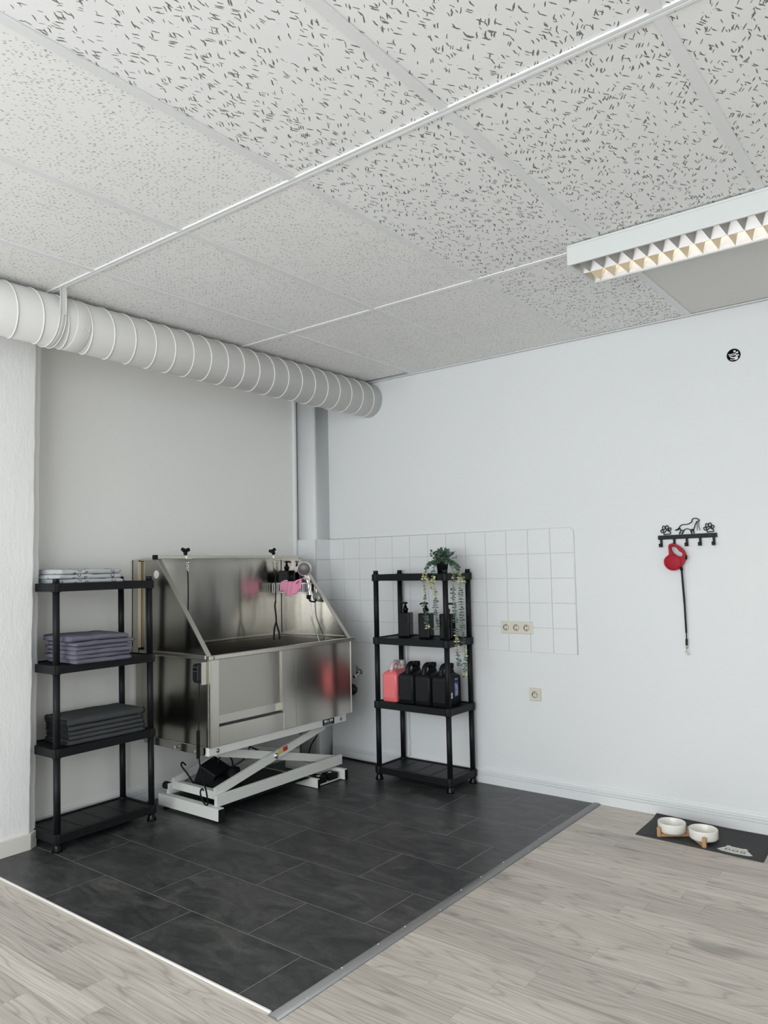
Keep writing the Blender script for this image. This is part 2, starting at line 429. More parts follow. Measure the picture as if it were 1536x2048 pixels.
O('paint_edge', MB().tube([(.002, -.005, WZ+5*TP+.001), (WX-.018, -.005, WZ+5*TP+.001), (WX+.001, -.005, WZ+5*TP-.018), (WX+.001, -.005, WZ)], .0035, 6), m_wall, wall_back)
# left wall: recess, corner pier, rough plastered pier
PY = -.162
wall_left = S('wall_left', MB().box((-.35, -2.6, -.05), (-.203, .12, 2.95)), m_recess)
def pier(n=5):
    pts = [(-.203, .0), (0, 0), (0, PY+.02)]
    for k in range(n+1):
        a = k/n*PI/2; pts.append((-.02+.02*math.cos(a), PY+.02-.02*math.sin(a)))
    pts += [(-.203, PY)]
    return pts
O('corner_pier', MB().prism(pier(), -.05, 2.95, 'z', True), m_wall, wall_left)
for r in range(5):
    z0 = WZ+r*TP
    O('wall_tile', MB().box((.0003, PY+.006, z0+.001), (.0055, -.001, z0+TP-.001)), m_tilepaint, wall_left, bevel=.0009, seg=1)
    O('wall_tile', MB().box((-.15, PY-.0055, z0+.001), (.0055, PY-.0003, z0+TP-.001)), m_tilepaint, wall_left, bevel=.0009, seg=1)
    O('wall_tile', MB().box((-.2025, PY-.0055, z0+.001), (-.1515, PY-.0003, z0+TP-.001)), m_tilepaint, wall_left, bevel=.0009, seg=1)
# rough pier: a real uneven surface, front face x=0 and a worn chamfer at its right edge
def rough_pier():
    mb = MB(); prof = [(0.0, -6.5)]+[(0.0, -2.9+.05*k) for k in range(12)]+[(0.0, -2.304), (-.0002, -2.3015), (-.0013, -2.2985), (-.0048, -2.2955), (-.020, -2.276), (-.032, -2.259), (-.036, -2.250), (-.203, -2.248)]
    nz = 110; vs = []
    for j in range(nz+1):
        z = -.05+j*(3.0/nz)
        for i, (x, y) in enumerate(prof):
            d = noise.noise(Vector((y*4, z*2.2, 1.3)))*.0035+noise.noise(Vector((y*16, z*9, 4.1)))*.0014
            e = noise.noise(Vector((1.7, z*6, 9.9)))*.006+noise.noise(Vector((3.7, z*22, 2.2)))*.0025
            if 13 <= i < len(prof)-1: y += e; x += d
            elif i < 13: x += d if y > -3.2 else 0
            vs.append((x, y, z))
    n = len(prof)
    mb.add(vs, [(j*n+i, j*n+i+1, (j+1)*n+i+1, (j+1)*n+i) for j in range(nz) for i in range(n-1)], True)
    return mb
O('plaster_pier', rough_pier(), m_plaster, wall_left)
S('trim_3', MB().box((-.203, PY-.030, .0), (-.172, PY-.009, 2.7)).box((-.203, PY-.010, 1.60), (-.196, PY-.001, 2.7)), m_skirt, bevel=.003)
# other walls (behind the camera)
S('wall_right', MB().box((XR, YF-.2, -.05), (XR+.15, .12, 2.95)), m_wall)
wf = S('wall_front', MB().box((-.35, YF-.15, -.05), (.4, YF, 2.95)).box((5.6, YF-.15, -.05), (XR+.15, YF, 2.95)).box((.4, YF-.15, -.05), (5.6, YF, .38)).box((.4, YF-.15, 2.62), (5.6, YF, 2.95)), m_wall)
win = S('window_1', MB().box((.4, YF-.10, .38), (.47, YF-.04, 2.62)).box((5.53, YF-.10, .38), (5.6, YF-.04, 2.62)).box((.4, YF-.10, .38), (5.6, YF-.04, .45)).box((.4, YF-.10, 2.55), (5.6, YF-.04, 2.62)).box((2.1, YF-.10, .38), (2.16, YF-.04, 2.62)).box((3.84, YF-.10, .38), (3.90, YF-.04, 2.62)), m_white_metal)
# ceiling: grid, panels
ceiling = S('ceiling', MB().box((-.35, YF-.15, 2.86), (XR+.15, .12, 2.95)), m_dark)
GX = [2.0699+.625*k for k in range(-4, 8)]
GX = [-.203]+[g for g in GX if -.1 < g < XR-.1]+[XR]
GYr = [-.012, -1.2315, -2.4518, -3.70, -4.95, YF]
for i in range(len(GX)-1):
    for j in range(len(GYr)-1):
        x0, x1 = GX[i], GX[i+1]; y1, y0 = GYr[j], GYr[j+1]
        if x1 < .3 and y1 < -2.2: pass
        m = m_coarse if x0 > 2.0 else m_fine
        if j == 0 and x0 > 2.6: m = m_plain
        yy = y1
        if j == 0 and abs(x1-.82) < .02: yy = -.062       # panel cut short beside the duct: a dark slot stays open
        if i == 0 and j < 3 : x0 = -.2
        dz = rng.uniform(0, .0025)
        O('ceiling_panel', MB().box((x0+.004, y0+.004, H+.003+dz), (x1-.004, yy-.004, H+.018+dz)), m, ceiling)
for g in GX[1:-1]:
    for j in range(len(GYr)-1):
        O('grid_bar', MB().box((g-.016, GYr[j+1]+.010, H-.001), (g+.016, GYr[j]-.010, H+.0045)).box((g-.002, GYr[j+1]+.010, H+.004), (g+.002, GYr[j]-.010, H+.04)), m_grid, ceiling)
for yv in GYr[1:-1]:
    O('grid_bar', MB().box((-.2, yv-.0135, H-.0018), (XR, yv-.003, H+.0045)).box((-.2, yv+.003, H-.0018), (XR, yv+.0135, H+.0045)).box((-.2, yv-.003, H+.001), (XR, yv+.003, H+.05)), m_grid, ceiling)
O('wall_angle', MB().box((-.2, -.022, H-.003), (XR, -.0005, H+.002)).box((-.2, -.004, H-.003), (XR, -.0005, H+.03)), m_grid, ceiling)
# baseboards
def skirt_profile(): return [(0, 0), (-.018, 0), (-.018, .053), (-.0095, .0535), (-.0095, .0565), (-.0175, .0585), (-.0175, .067), (-.0085, .0675), (-.0085, .0705), (-.0150, .0725), (-.0150, .082), (-.0085, .0835), (-.0075, .092), (0, .092)]
S('baseboard_back', MB().prism([(a-.0002, b+.001) for a, b in skirt_profile()], .012, XR-.002, 'x'), m_skirt)
S('baseboard_recess', MB().prism([(-.2028-a, b+.003) for a, b in skirt_profile()], -2.24, PY-.034, 'y'), m_skirt)
S('baseboard_left', MB().prism([(.002, -6.4), (.014, -6.4), (.014, -2.300), (-.020, -2.252), (-.030, -2.258), (.002, -2.304)], .003, .083, 'z'), m_cream, bevel=.002)

# ---------------------------------------------------------------- spiral duct under the ceiling
DX, DZ, DR = .408, 2.609, .124
duct = E('ventilation_duct', (DX, -1.5, DZ), 'white painted spiral duct running along the left wall under the ceiling', 'duct')
O('pipe', MB().lathe([(DR, -3.9), (DR, -.002)], (DX, 0, DZ), 40, 'y'), m_duct, duct)
pts = []; pitch = .122; N0 = 36
y = -3.88
while y < -.02:
    k = len(pts); pts.append((DX+(DR+.001)*math.cos(-2*PI*k/N0), y, DZ+(DR+.001)*math.sin(-2*PI*k/N0))); y += pitch/N0
O('spiral_seam', MB().tube(pts, .0036, 5), M('duct_seam_white', (.80, .795, .76), .35), duct)
O('joint_sleeve', MB().lathe([(DR+.0008, -2.37), (DR+.0025, -2.365), (DR+.0025, -2.30), (DR+.0008, -2.295)], (DX, 0, DZ), 40, 'y'), m_duct, duct)
for yy in (-2.335, -2.305):
    for a in (-.35,): O('rivet', MB().lathe([(.0, 0), (.0045, .0005), (.003, .004), (0, .005)], (DX+(DR+.002)*math.cos(a), yy, DZ+(DR+.002)*math.sin(a)), 8, 'x'), m_duct, duct)
def band(y0, y1, a0, a1, r0, r1, n=24):
    mb = MB(); vs = []
    for k in range(n+1):
        a = a0+(a1-a0)*k/n
        for (r, yv) in ((r0, y0), (r1, y0), (r1, y1), (r0, y1)): vs.append((DX+r*math.cos(a), yv, DZ+r*math.sin(a)))
    fs = [(4*k+q, 4*k+(q+1) % 4, 4*k+4+(q+1) % 4, 4*k+4+q) for k in range(n) for q in range(4)]
    return mb.add(vs, fs, True)
st = band(-2.462, -2.432, .0, -PI, DR+.002, DR+.006)
st.box((DX+DR+.002, -2.462, DZ), (DX+DR+.006, -2.432, H+.002)).box((DX-DR-.006, -2.462, DZ), (DX-DR-.002, -2.432, H+.002))
for yv in (-2.462, -2.432):
    st.tube([(DX+(DR+.007)*math.cos(a), yv, DZ+(DR+.007)*math.sin(a)) for a in [-PI*k/20 for k in range(21)]], .003, 6)
    st.tube([(DX+DR+.007, yv, DZ), (DX+DR+.007, yv, H)], .003, 6)
O('hanger_strap', st, m_duct, duct)

# ---------------------------------------------------------------- louvred ceiling light
LX0, LX1, LY0, LY1, LZ = 2.567, 3.83, -1.325, -1.045, H-.090
lamp = E('ceiling_light', (3.2, -1.185, H), 'white surface-mounted fluorescent light with mirrored louvres beside the back wall', 'light')
hs = MB().box((LX0, LY0, H-.012), (LX1, LY1, H-.002)).box((LX0, LY0, LZ), (LX1, LY0+.012, H-.012)).box((LX0, LY1-.012, LZ), (LX1, LY1, H-.012)).box((LX0, LY0+.012, LZ), (LX0+.012, LY1-.012, H-.012)).box((LX1-.012, LY0+.012, LZ), (LX1, LY1-.012, H-.012))
O('housing', hs, M('lamp_housing_white', (.64, .66, .645), .35), lamp, bevel=.003)
yc = (LY0+LY1)/2
tubes_mat = NT('warm_tube_glow'); tubes_mat.b.inputs['Emission Color'].default_value = (1.0, .74, .38, 1); tubes_mat.b.inputs['Emission Strength'].default_value = 170.0; tubes_mat.base((.9, .85, .75))
ZT = H-.030
for q, (ya, yb) in enumerate(((LY0+.013, yc), (yc, LY1-.013))):
    ym = (ya+yb)/2
    # longitudinal mirror reflectors (both sides of each chamber)
    for (y_b, y_t) in ((ya+.002, ya+.030), (yb-.002, yb-.030)):
        prof = [(y_b+(y_t-y_b)*t, LZ+.004+(ZT-LZ-.004)*t) for t in (0, .2, .4, .6, .8, 1)]
        mb = MB(); vs = [(xx, a, b) for xx in (LX0+.014, LX1-.014) for a, b in prof]; n = len(prof)
        mb.add(vs, [(k, k+1, n+k+1, n+k) for k in range(n-1)], True); O('reflector', mb, m_refl, lamp)
    x = LX0+.045
    while x < LX1-.03:
        mb = MB()
        for sgn in (-1, 1):
            prof = [(x+sgn*(.0008+.024*(t**1.25)), LZ+.004+(ZT-.008-LZ)*t) for t in (0, .2, .4, .6, .8, 1)]
            # blade follows the chamber: narrower towards the top
            vs = []
            for k, (px, pz) in enumerate(prof):
                t = k/5; ins = .003+.028*t
                vs += [(px, ya+ins, pz), (px, yb-ins, pz)]
            mb.add(vs, [(2*k, 2*k+1, 2*k+3, 2*k+2) for k in range(5)], True)
        O('louvre_blade', mb, m_blade, lamp); x += .0622
    if q == 1: O('tube', MB().tube([(LX0+.03, ym, H-.024), (LX1-.03, ym, H-.024)], .009, 10), tubes_mat.m, lamp)
    else: O('tube', MB().tube([(LX0+.03, ym, H-.024), (LX1-.03, ym, H-.024)], .009, 10), m_white, lamp)

# ---------------------------------------------------------------- plastic storage shelves
LV = [.087, .507, .924, 1.340]
def storage_shelf(loc, rz, label, shear=0.0, U=.553, W=.266):
    """local: u along x (0..U) front edge at y=0, depth to +y"""
    root = E('storage_shelf', loc, label, 'shelf', 'black plastic storage shelves', rz)
    T = .042
    def sh(mb):
        mb.v = [(x+shear*z, y, z) for x, y, z in mb.v]; return mb
    corners = [(0, 0), (U, 0), (U, W), (0, W)]
    for zl in LV:
        mb = MB()
        e = .019
        for (a, b) in (((-e, -e), (U+e, -e+.012)), ((-e, W+e-.012), (U+e, W+e)), ((-e, -e+.012), (-e+.012, W+e-.012)), ((U+e-.012, -e+.012), (U+e, W+e-.012))):
            mb.box((a[0], a[1], zl-T), (b[0], b[1], zl))
        mb.box((-e+.012, -e+.012, zl-.016), (U+e-.012, W+e-.012, zl-.006))
        for k in range(4): mb.box((-e+.04+k*(U-.04)/4, .012, zl-.006), (-e+.04+(k+1)*(U-.04)/4-.012, W-.012, zl-.0045))
        for cx_, cy_ in corners: mb.lathe([(.0215, zl-T-.004), (.0225, zl-T), (.0225, zl-.002), (.021, zl+.003)], (cx_, cy_, 0), 16)
        O('shelf_board', sh(mb), m_black, root, local=True)
    for cx_, cy_ in corners:
        for a, b in zip(LV[:-1], LV[1:]): O('post', sh(MB().lathe([(.0172, a+.001), (.0172, b-T)], (cx_, cy_, 0), 16)), m_black, root, local=True)
        O('post_cap', sh(MB().lathe([(.0165, LV[3]), (.0165, LV[3]+.022), (.015, LV[3]+.025), (0, LV[3]+.025)], (cx_, cy_, 0), 16)), m_black, root, local=True)
        O('foot', sh(MB().lathe([(.026, .0), (.026, .006), (.019, .026), (.0165, .045)], (cx_, cy_, .003), 16)), m_gloss, root, local=True)
    return root
storage_shelf((.690, -.315, 0), 0, 'black plastic shelf unit against the right wall holding bottles and jugs')
storage_shelf((.150, -2.235, 0), PI/2+.025, 'black plastic shelf unit at the left holding folded towels', shear=-.016, U=.562, W=.268)

# ---------------------------------------------------------------- stainless dog bath on a scissor lift
FX, BY0, BY1, BXB = .50, -1.555, -.365, -.15
bath = E('dog_bath', (.16, -.96, 0), 'stainless steel dog washing bath with splash panels on a white scissor lift', 'bath')
RZ = .919
# end panels with sloping front edge
endp = [(-.190, .42), (FX-.004, .42), (FX-.004, RZ-.02), (.028, 1.462), (-.190, 1.458)]
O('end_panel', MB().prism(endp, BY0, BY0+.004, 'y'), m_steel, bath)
O('end_panel', MB().prism(endp, BY1-.004, BY1, 'y'), m_steel_bright, bath)
O('back_panel', MB().box((BXB-.003, BY0+.004, .60), (BXB, BY1-.004, 1.470)), m_steel_bright, bath)
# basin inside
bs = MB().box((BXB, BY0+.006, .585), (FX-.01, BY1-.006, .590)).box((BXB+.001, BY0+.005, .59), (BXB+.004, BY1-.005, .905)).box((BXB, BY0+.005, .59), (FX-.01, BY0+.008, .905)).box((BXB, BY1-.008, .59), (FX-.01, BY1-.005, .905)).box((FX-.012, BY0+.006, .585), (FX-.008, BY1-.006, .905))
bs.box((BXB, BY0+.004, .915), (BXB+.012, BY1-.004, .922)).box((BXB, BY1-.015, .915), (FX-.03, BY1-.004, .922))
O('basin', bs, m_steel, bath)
# front: corner post, gate, lower panel, middle post, right panel
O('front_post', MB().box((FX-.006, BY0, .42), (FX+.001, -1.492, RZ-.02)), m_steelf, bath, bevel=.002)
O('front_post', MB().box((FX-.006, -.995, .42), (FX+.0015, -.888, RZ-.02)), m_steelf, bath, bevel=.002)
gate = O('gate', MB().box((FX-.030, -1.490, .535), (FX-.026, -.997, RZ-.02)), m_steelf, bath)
O('gate_slot_shade', MB().box((FX-.032, -1.4915, .524), (FX-.026, -.995, .5345)), m_dark, gate)  # dark strip standing in for the shadow line below the gate
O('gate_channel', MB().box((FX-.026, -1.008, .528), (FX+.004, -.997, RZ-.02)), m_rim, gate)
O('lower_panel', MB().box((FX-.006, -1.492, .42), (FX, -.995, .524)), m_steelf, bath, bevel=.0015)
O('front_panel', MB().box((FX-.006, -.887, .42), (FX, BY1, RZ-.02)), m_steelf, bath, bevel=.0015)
O('seam', MB().box((FX-.0010, -.8885, .42), (FX+.0004, -.8865, RZ-.02)), m_dark, bath)
O('seam', MB().box((FX-.0010, -1.4935, .42), (FX+.0004, -1.4915, .53)), m_dark, bath)
O('corner_seam', MB().box((BXB, BY1-.0065, .925), (BXB+.003, BY1-.004, 1.46)), m_dark, bath)
O('ledge', MB().box((BXB, BY0+.004, .922), (BXB+.020, BY1-.004, .9275)), m_rim, bath)
O('ledge', MB().box((BXB, BY1-.022, .922), (FX-.03, BY1-.004, .9275)), m_rim, bath)
O('corner_strip', MB().box((FX-.002, BY1-.001, .42), (FX+.004, BY1+.006, RZ-.02)), m_rim, bath)
O('corner_strip', MB().box((FX-.004, BY0-.003, .42), (FX+.004, BY0+.010, RZ-.02)).box((FX-.020, BY0-.004, .42), (FX-.014, BY0, RZ-.02)), m_rim, bath)
# rims
O('rim', MB().box((FX-.020, -1.533, RZ-.024), (FX+.012, BY1+.035, RZ)), m_rim, bath, bevel=.003)
O('rim', MB().box((FX-.020, BY0-.014, RZ-.024), (FX+.012, -1.538, RZ)), m_rim, bath, bevel=.003)
O('rim', MB().box((-.17, BY0-.016, RZ-.022), (FX-.020, BY0-.001, RZ+.004)), m_rim, bath, bevel=.004)
O('rim', MB().box((-.17, BY1+.001, RZ-.022), (FX-.020, BY1+.016, RZ+.004)), m_rim, bath, bevel=.004)
for yy, s in ((BY0, 1), (BY1, -1)):
    O('slope_trim', MB().beam((.026, yy+s*.002, 1.468), (FX-.010, yy+s*.002, RZ-.003), .030, .008, (1, 0, 1)), m_rim, bath, bevel=.0015)
    O('top_trim', MB().box((-.190, yy-.012, 1.456), (.030, yy+.012, 1.466)), m_rim, bath, bevel=.0015)
O('back_flange', MB().box((-.200, BY0-.024, .90), (-.192, BY0+.01, 1.462)).box((-.200, BY0-.024, .90), (-.142, BY0-.0205, 1.462)), m_rim, bath)
O('timber_batten', MB().box((-.188, BY0-.020, .935), (-.140, BY0-.0008, 1.452)), m_pine, bath, bevel=.002)
rail = O('top_rail', MB().box((.020, BY0-.012, 1.464), (.040, BY1+.035, 1.484)), m_rim, bath, bevel=.002)
O('end_cap', MB().box((.016, BY0-.034, 1.460), (.044, BY0-.012, 1.488)), m_rub, rail, bevel=.003)
for k, yy in enumerate((-1.342, -.607)):
    cl = O('clamp', MB().box((.012, yy-.022, 1.460), (.048, yy+.022, 1.488)), m_rim, bath, bevel=.002)
    mb = MB().tube([(.030, yy-.012, 1.485), (.030, yy-.018, 1.505)], .007, 10)
    for a in (.5, 2.6, 4.7): mb.tube([(.03, yy-.020, 1.512), (.036, yy-.020+.030*math.cos(a+k*.4), 1.512+.022*math.sin(a+k*.4))], [.013, .011], 10)
    mb.lathe([(0, -.012), (.011, -.008), (.013, 0), (.011, .008), (0, .012)], (.03, yy-.020, 1.510), 12)
    O('clamp_knob', mb, m_rub, cl)
for yy, xx, zz in ((BY0-.003, .012, 1.372), (BY1-.0075, -.008, 1.385)):
    O('hole_cap', MB().lathe([(.024, 0), (.024, .003), (.020, .004), (.020, .0045)], (xx, yy, zz), 20, 'y'), m_white, bath)
# lift frame
fr = MB().box((.452, -1.560, .374), (.494, -.415, .4195)).box((-.10, -1.556, .380), (-.06, -.42, .4195)).box((-.06, -1.556, .385), (.452, -1.526, .4195)).box((-.06, -.45, .385), (.452, -.42, .4195))
O('lift_frame', fr, m_white_metal, bath, bevel=.002)
O('end_flange', MB().prism([(-.10, .4195), (-.10, .398), (-.085, .382), (.452, .374), (.466, .380), (.472, .392), (.472, .4195)], -1.566, -1.5605, 'y'), m_steel, bath)
for xx in (.22, .40): O('bolt', MB().lathe([(.010, 0), (.010, .002), (.006, .002), (.006, .012), (.003, .014), (0, .014)], (xx, -1.580, .396), 10, 'y'), m_chrome, bath)
for yy in (-1.50, -.47): O('bolt', MB().lathe([(.012, 0), (.012, .002), (.006, .003), (.006, .007), (0, .007)], (.4945, yy, .397), 12, 'x'), m_alu, bath)
npl = O('name_plate', MB().box((.4942, -.645, .379), (.4956, -.535, .416)), m_gloss, bath)
for k, (a, b) in enumerate(((-.630, -.605), (-.598, -.590), (-.578, -.566), (-.562, -.549))): O('lettering', MB().box((.4957, a, .3975), (.4961, b, .4105)), m_txt, npl)
for k in range(4): O('lettering', MB().box((.4957, -.633, .383+k*.0032), (.4961, -.560+.008*(k % 2), .3842+k*.0032)), M('dim_print%d' % k, (.25, .26, .28), .5), npl)
# base
def bar(x0, x1, y0, y1, z0=.018, z1=.084):
    b = O('base_bar', MB().box((x0, y0, z0), (x1, y1, z1)), m_white_metal, bath, bevel=.002)
    O('end_cap', MB().box((x1-.001, y0+.003, z0-.002), (x1+.004, y1-.001, z1-.004)), m_rub, b)
    return b
bar(-.03, .510, -1.512, -1.470)
O('levelling_foot', MB().lathe([(.016, .003), (.016, .010), (.008, .012), (.008, .019)], (.475, -1.490, 0), 12), m_rub, bath)
O('levelling_foot', MB().lathe([(.016, .003), (.016, .010), (.008, .012), (.008, .019)], (.02, -1.490, 0), 12), m_rub, bath)
bar(-.03, .505, -.712, -.690, .006, .062); bar(-.03, .520, -.468, -.440, .006, .072)
O('roller_plate', MB().box((.40, -.690, .010), (.488, -.468, .018)), m_white_metal, bath)
for yy in (-.645, -.535): O('roller_block', MB().box((.415, yy-.040, .018), (.485, yy+.040, .058)).lathe([(.018, .058), (.018, .060), (0, .060)], (.45, yy, 0), 12), m_rub, bath, bevel=.002)
for k in range(2): O('block_marker', MB().lathe([(.014, .0605), (.014, .0612), (0, .0612)], (.45, (-.645, -.535)[k], 0), 12), m_white, bath)
O('base_rail', MB().beam((.452, -1.482, .110), (.452, -.425, .122), .022, .062), m_white_metal, bath, bevel=.002)
O('base_rail', MB().beam((.02, -1.482, .110), (.02, -.425, .122), .022, .062), m_white_metal, bath, bevel=.002)
O('cross_bar', MB().box((.0, -1.452, .105), (.44, -1.415, .150)), m_white_metal, bath, bevel=.002)
O('cross_bar', MB().box((.0, -.49, .030), (.44, -.468, .075)), m_white_metal, bath, bevel=.002)
arm = O('scissor_arm', MB().beam((.425, -1.462, .150), (.425, -.560, .362), .024, .048), m_white_metal, bath, bevel=.002)
O('pivot_bolt', MB().lathe([(.018, 0), (.018, .002), (.010, .003), (.010, .006), (0, .006)], (.4375, -1.00, .2585), 14, 'x'), m_chrome, arm)
stk = MB().beam((.4378, -.985, .272), (.4378, -.945, .2815), .0012, .024); O('warning_sticker', stk, m_yel, arm)
O('warning_sticker', MB().beam((.4378, -.942, .2822), (.4378, -.905, .2909), .0012, .026), m_rsti, arm)
O('scissor_arm', MB().beam((.398, -1.430, .362), (.398, -.440, .118), .022, .048), m_white_metal, bath, bevel=.002)
O('scissor_arm', MB().beam((.045, -1.462, .150), (.045, -.560, .362), .024, .048), m_white_metal, bath, bevel=.002)
O('scissor_arm', MB().beam((.072, -1.430, .362), (.072, -.440, .118), .022, .048), m_white_metal, bath, bevel=.002)
O('cross_shaft', MB().tube([(-.02, -1.470, .125), (.02, -1.470, .125)], .022, 14), m_rub, bath)
O('base_plate', MB().box((.035, -1.41, .060), (.44, -.72, .066)), m_black, bath)
# motor of the lift
mot = O('lift_motor', MB().box((-.06, -.075, -.085), (.06, .075, .085), Matrix.Translation((.20, -1.31, .165))@Matrix.Rotation(.5, 4, 'Y')@Matrix.Rotation(.3, 4, 'Z')), m_black, bath, bevel=.006)
O('motor_barrel', MB().tube([(.22, -1.33, .125), (.25, -1.33, .125), (.375, -1.28, .125), (.40, -1.27, .125)], [.035, .057, .057, .050], 20), m_rub, mot)
O('gear_case', MB().lathe([(0, .07), (.055, .08), (.060, .12), (.045, .20), (0, .215)], (.255, -1.19, 0), 18), m_black, mot)
for pth in ([(.06, -1.38, .23), (.05, -1.40, .25), (.07, -1.42, .235), (.10, -1.40, .19), (.13, -1.38, .13), (.12, -1.36, .07)],
            [(.20, -1.30, .235), (.21, -1.29, .28), (.25, -1.25, .30), (.27, -1.21, .26), (.26, -1.19, .21)],
            [(.26, -1.20, .21), (.31, -1.15, .25), (.33, -1.12, .32), (.30, -1.10, .38)],
            [(.30, -1.12, .33), (.34, -1.00, .26), (.30, -.90, .22), (.20, -.84, .22), (.12, -.82, .10)],
            [(.22, -1.28, .235), (.25, -1.24, .33), (.28, -1.18, .37)]):
    O('cable', MB().tube(smooth_path(pth, 6), .005, 6), m_rub, mot)

# ---------------------------------------------------------------- things on and around the bath
rem = E('hand_control', (.45, -1.585, .80), 'black hand control with coiled cable hanging at the bath corner', 'remote')
O('holder', MB().box((FX-.022, -1.600, .765), (FX-.016, -1.5595, .888)), m_rim, rem, bevel=.001)
M_ = Matrix.Translation((.443, -1.590, .826))
body = [(-.036+.012, -.052), (.036-.012, -.052), (.036, -.038), (.036, .038), (.024, .052), (-.024, .052), (-.036, .038), (-.036, -.038)]
rb = O('body', MB().prism([(.443+a, .826+b) for a, b in body], -1.604, -1.568, 'y'), m_black, rem, bevel=.006)
O('button', MB().box((.420, -1.6065, .838), (.448, -1.6042, .858)), m_gloss, rb, bevel=.001)
O('button_frame', MB().box((.418, -1.6055, .8365), (.450, -1.6045, .8385)).box((.418, -1.6055, .858), (.450, -1.6045, .860)).box((.457, -1.6055, .79), (.459, -1.6045, .868)), M('grey_print', (.16, .17, .18), .5), rb)
path = smooth_path([(.443, -1.587, .775), (.448, -1.587, .74), (.449, -1.588, .68), (.447, -1.588, .60), (.440, -1.588, .515)], 6)
O('cable', MB().tube(path, .003, 6), m_rub, rem)
coil = [(.441+.0085*math.cos(k*.8), -1.590+.0085*math.sin(k*.8), .515-.0009*k*.8) for k in range(210)]
O('coiled_cable', MB().tube(coil, .0028, 5), m_rub, rem)
zc = coil[-1][2]
O('cable_tail', MB().tube(smooth_path([(.441, -1.586, zc), (.444, -1.575, .30), (.447, -1.56, .24), (.455, -1.545, .17), (.445, -1.53, .105), (.41, -1.53, .11), (.395, -1.54, .16), (.42, -1.55, .19), (.43, -1.545, .18)], 8), .0045, 6), m_rub, rem)

def tether(yy, z_clip, z_end, label, noose):
    t = E('grooming_tether', (.03, yy, 1.455), label, 'leash', 'grooming tethers on the bath rail')
    mb = MB(); z = 1.452
    mb.tube([(.03+.008*math.cos(a), yy, z-.010+.010*math.sin(a)) for a in [2*PI*k/12 for k in range(12)]], .0022, 6, True)
    k = 0; z -= .022
    while z > z_clip+.012:
        ax = k % 2
        mb.tube([(.03+(.006*math.cos(a) if ax else 0), yy+(0 if ax else .006*math.cos(a)), z-.004+.009*math.sin(a)) for a in [2*PI*q/10 for q in range(10)]], .0018, 5, True); z -= .013; k += 1
    O('clip_chain', mb, m_chrome, t)
    O('cord', MB().tube(smooth_path([(.03, yy, z_clip+.012), (.031, yy+.002, (z_clip+z_end)/2), (.030, yy+.001, z_end)], 6), [.007]+[.0042]*12, 6), m_web, t)
    if noose:
        mb = MB()
        mb.tube(smooth_path([(.030, yy+.001, z_end), (.028, yy-.004, z_end-.03), (.03, yy+.004, z_end-.10), (.03, yy+.004, z_end-.16)], 6), [.010]+[.006]*18, 7)
        mb.tube(smooth_path([(.03, yy+.004, z_end-.14), (.03, yy+.018, z_end-.18), (.03, yy+.03, z_end-.215), (.03, yy+.034, z_end-.26)], 6), .0065, 6)
        mb.tube(smooth_path([(.03, yy+.004, z_end-.14), (.03, yy-.012, z_end-.18), (.03, yy-.016, z_end-.215), (.03, yy-.018, z_end-.26)], 6), .0065, 6)
        O('noose', mb, m_web, t)
    return t
tether(-1.342, 1.376, 1.135, 'short black tether with chain clip on the rail near the left slope', False)
tether(-.603, 1.376, 1.165, 'long black tether ending in a noose in front of the soap basket', True)

# soap basket on the right end panel
bk = E('soap_basket', (.02, -.42, 1.225), 'white wire soap basket fixed inside the bath corner', 'basket')
bx0, bx1, by0, by1, bz0, bz1 = -.135, .165, -.470, -.372, 1.222, 1.286
mb = MB()
for zz, rr in ((bz1, .0055), (bz0, .004)): mb.tube([(bx0, by1, zz), (bx0, by0, zz), (bx1, by0, zz), (bx1, by1, zz)], rr, 6, True)
O('frame', mb, m_white, bk)
n = 17
for k in range(n):
    xx = bx0+(bx1-bx0)*k/(n-1)
    O('wire', MB().box((xx-.0032, by0-.002, bz0), (xx+.0032, by0+.002, bz1)), m_white, bk)
for k in range(1, 6):
    yy = by0+(by1-by0)*k/6; O('wire', MB().tube([(bx0, yy, bz1), (bx0, yy, bz0), (bx1, yy, bz0), (bx1, yy, bz1)], .0025, 5), m_white, bk)

def pump_bottle(loc, rz, label, h=.175, w_=.072, d_=.072, nozzle=1, name='pump_bottle'):
    b = E(name, loc, label, 'bottle', 'black pump bottles', rz)
    s_ = w_/2; t_ = d_/2
    O('bottle_body', MB().box((-s_, -t_, 0.001), (s_, t_, h)), m_gloss, b, bevel=.007, seg=3, local=True)
    O('collar', MB().lathe([(.015, h-.001), (.015, h+.010), (.019, h+.011), (.019, h+.028), (.012, h+.030), (.009, h+.046)], n=16), m_gloss, b, local=True)
    O('pump_head', MB().lathe([(.006, h+.044), (.006, h+.056), (.016, h+.056), (.017, h+.062), (.012, h+.068), (0, h+.068)], n=14).tube([(0, 0, h+.062), (nozzle*.030, 0, h+.062), (nozzle*.042, 0, h+.056)], [.007, .0055, .005], 8), m_gloss, b, local=True)
    return b
bb = pump_bottle((-.040, -.422, 1.2275), .0, 'black square pump bottle in the soap basket', .150, .100, .070)
O('label_text', MB().box((.005, -.0362, .075), (.043, -.0352, .082)), m_txt, bb, local=True)
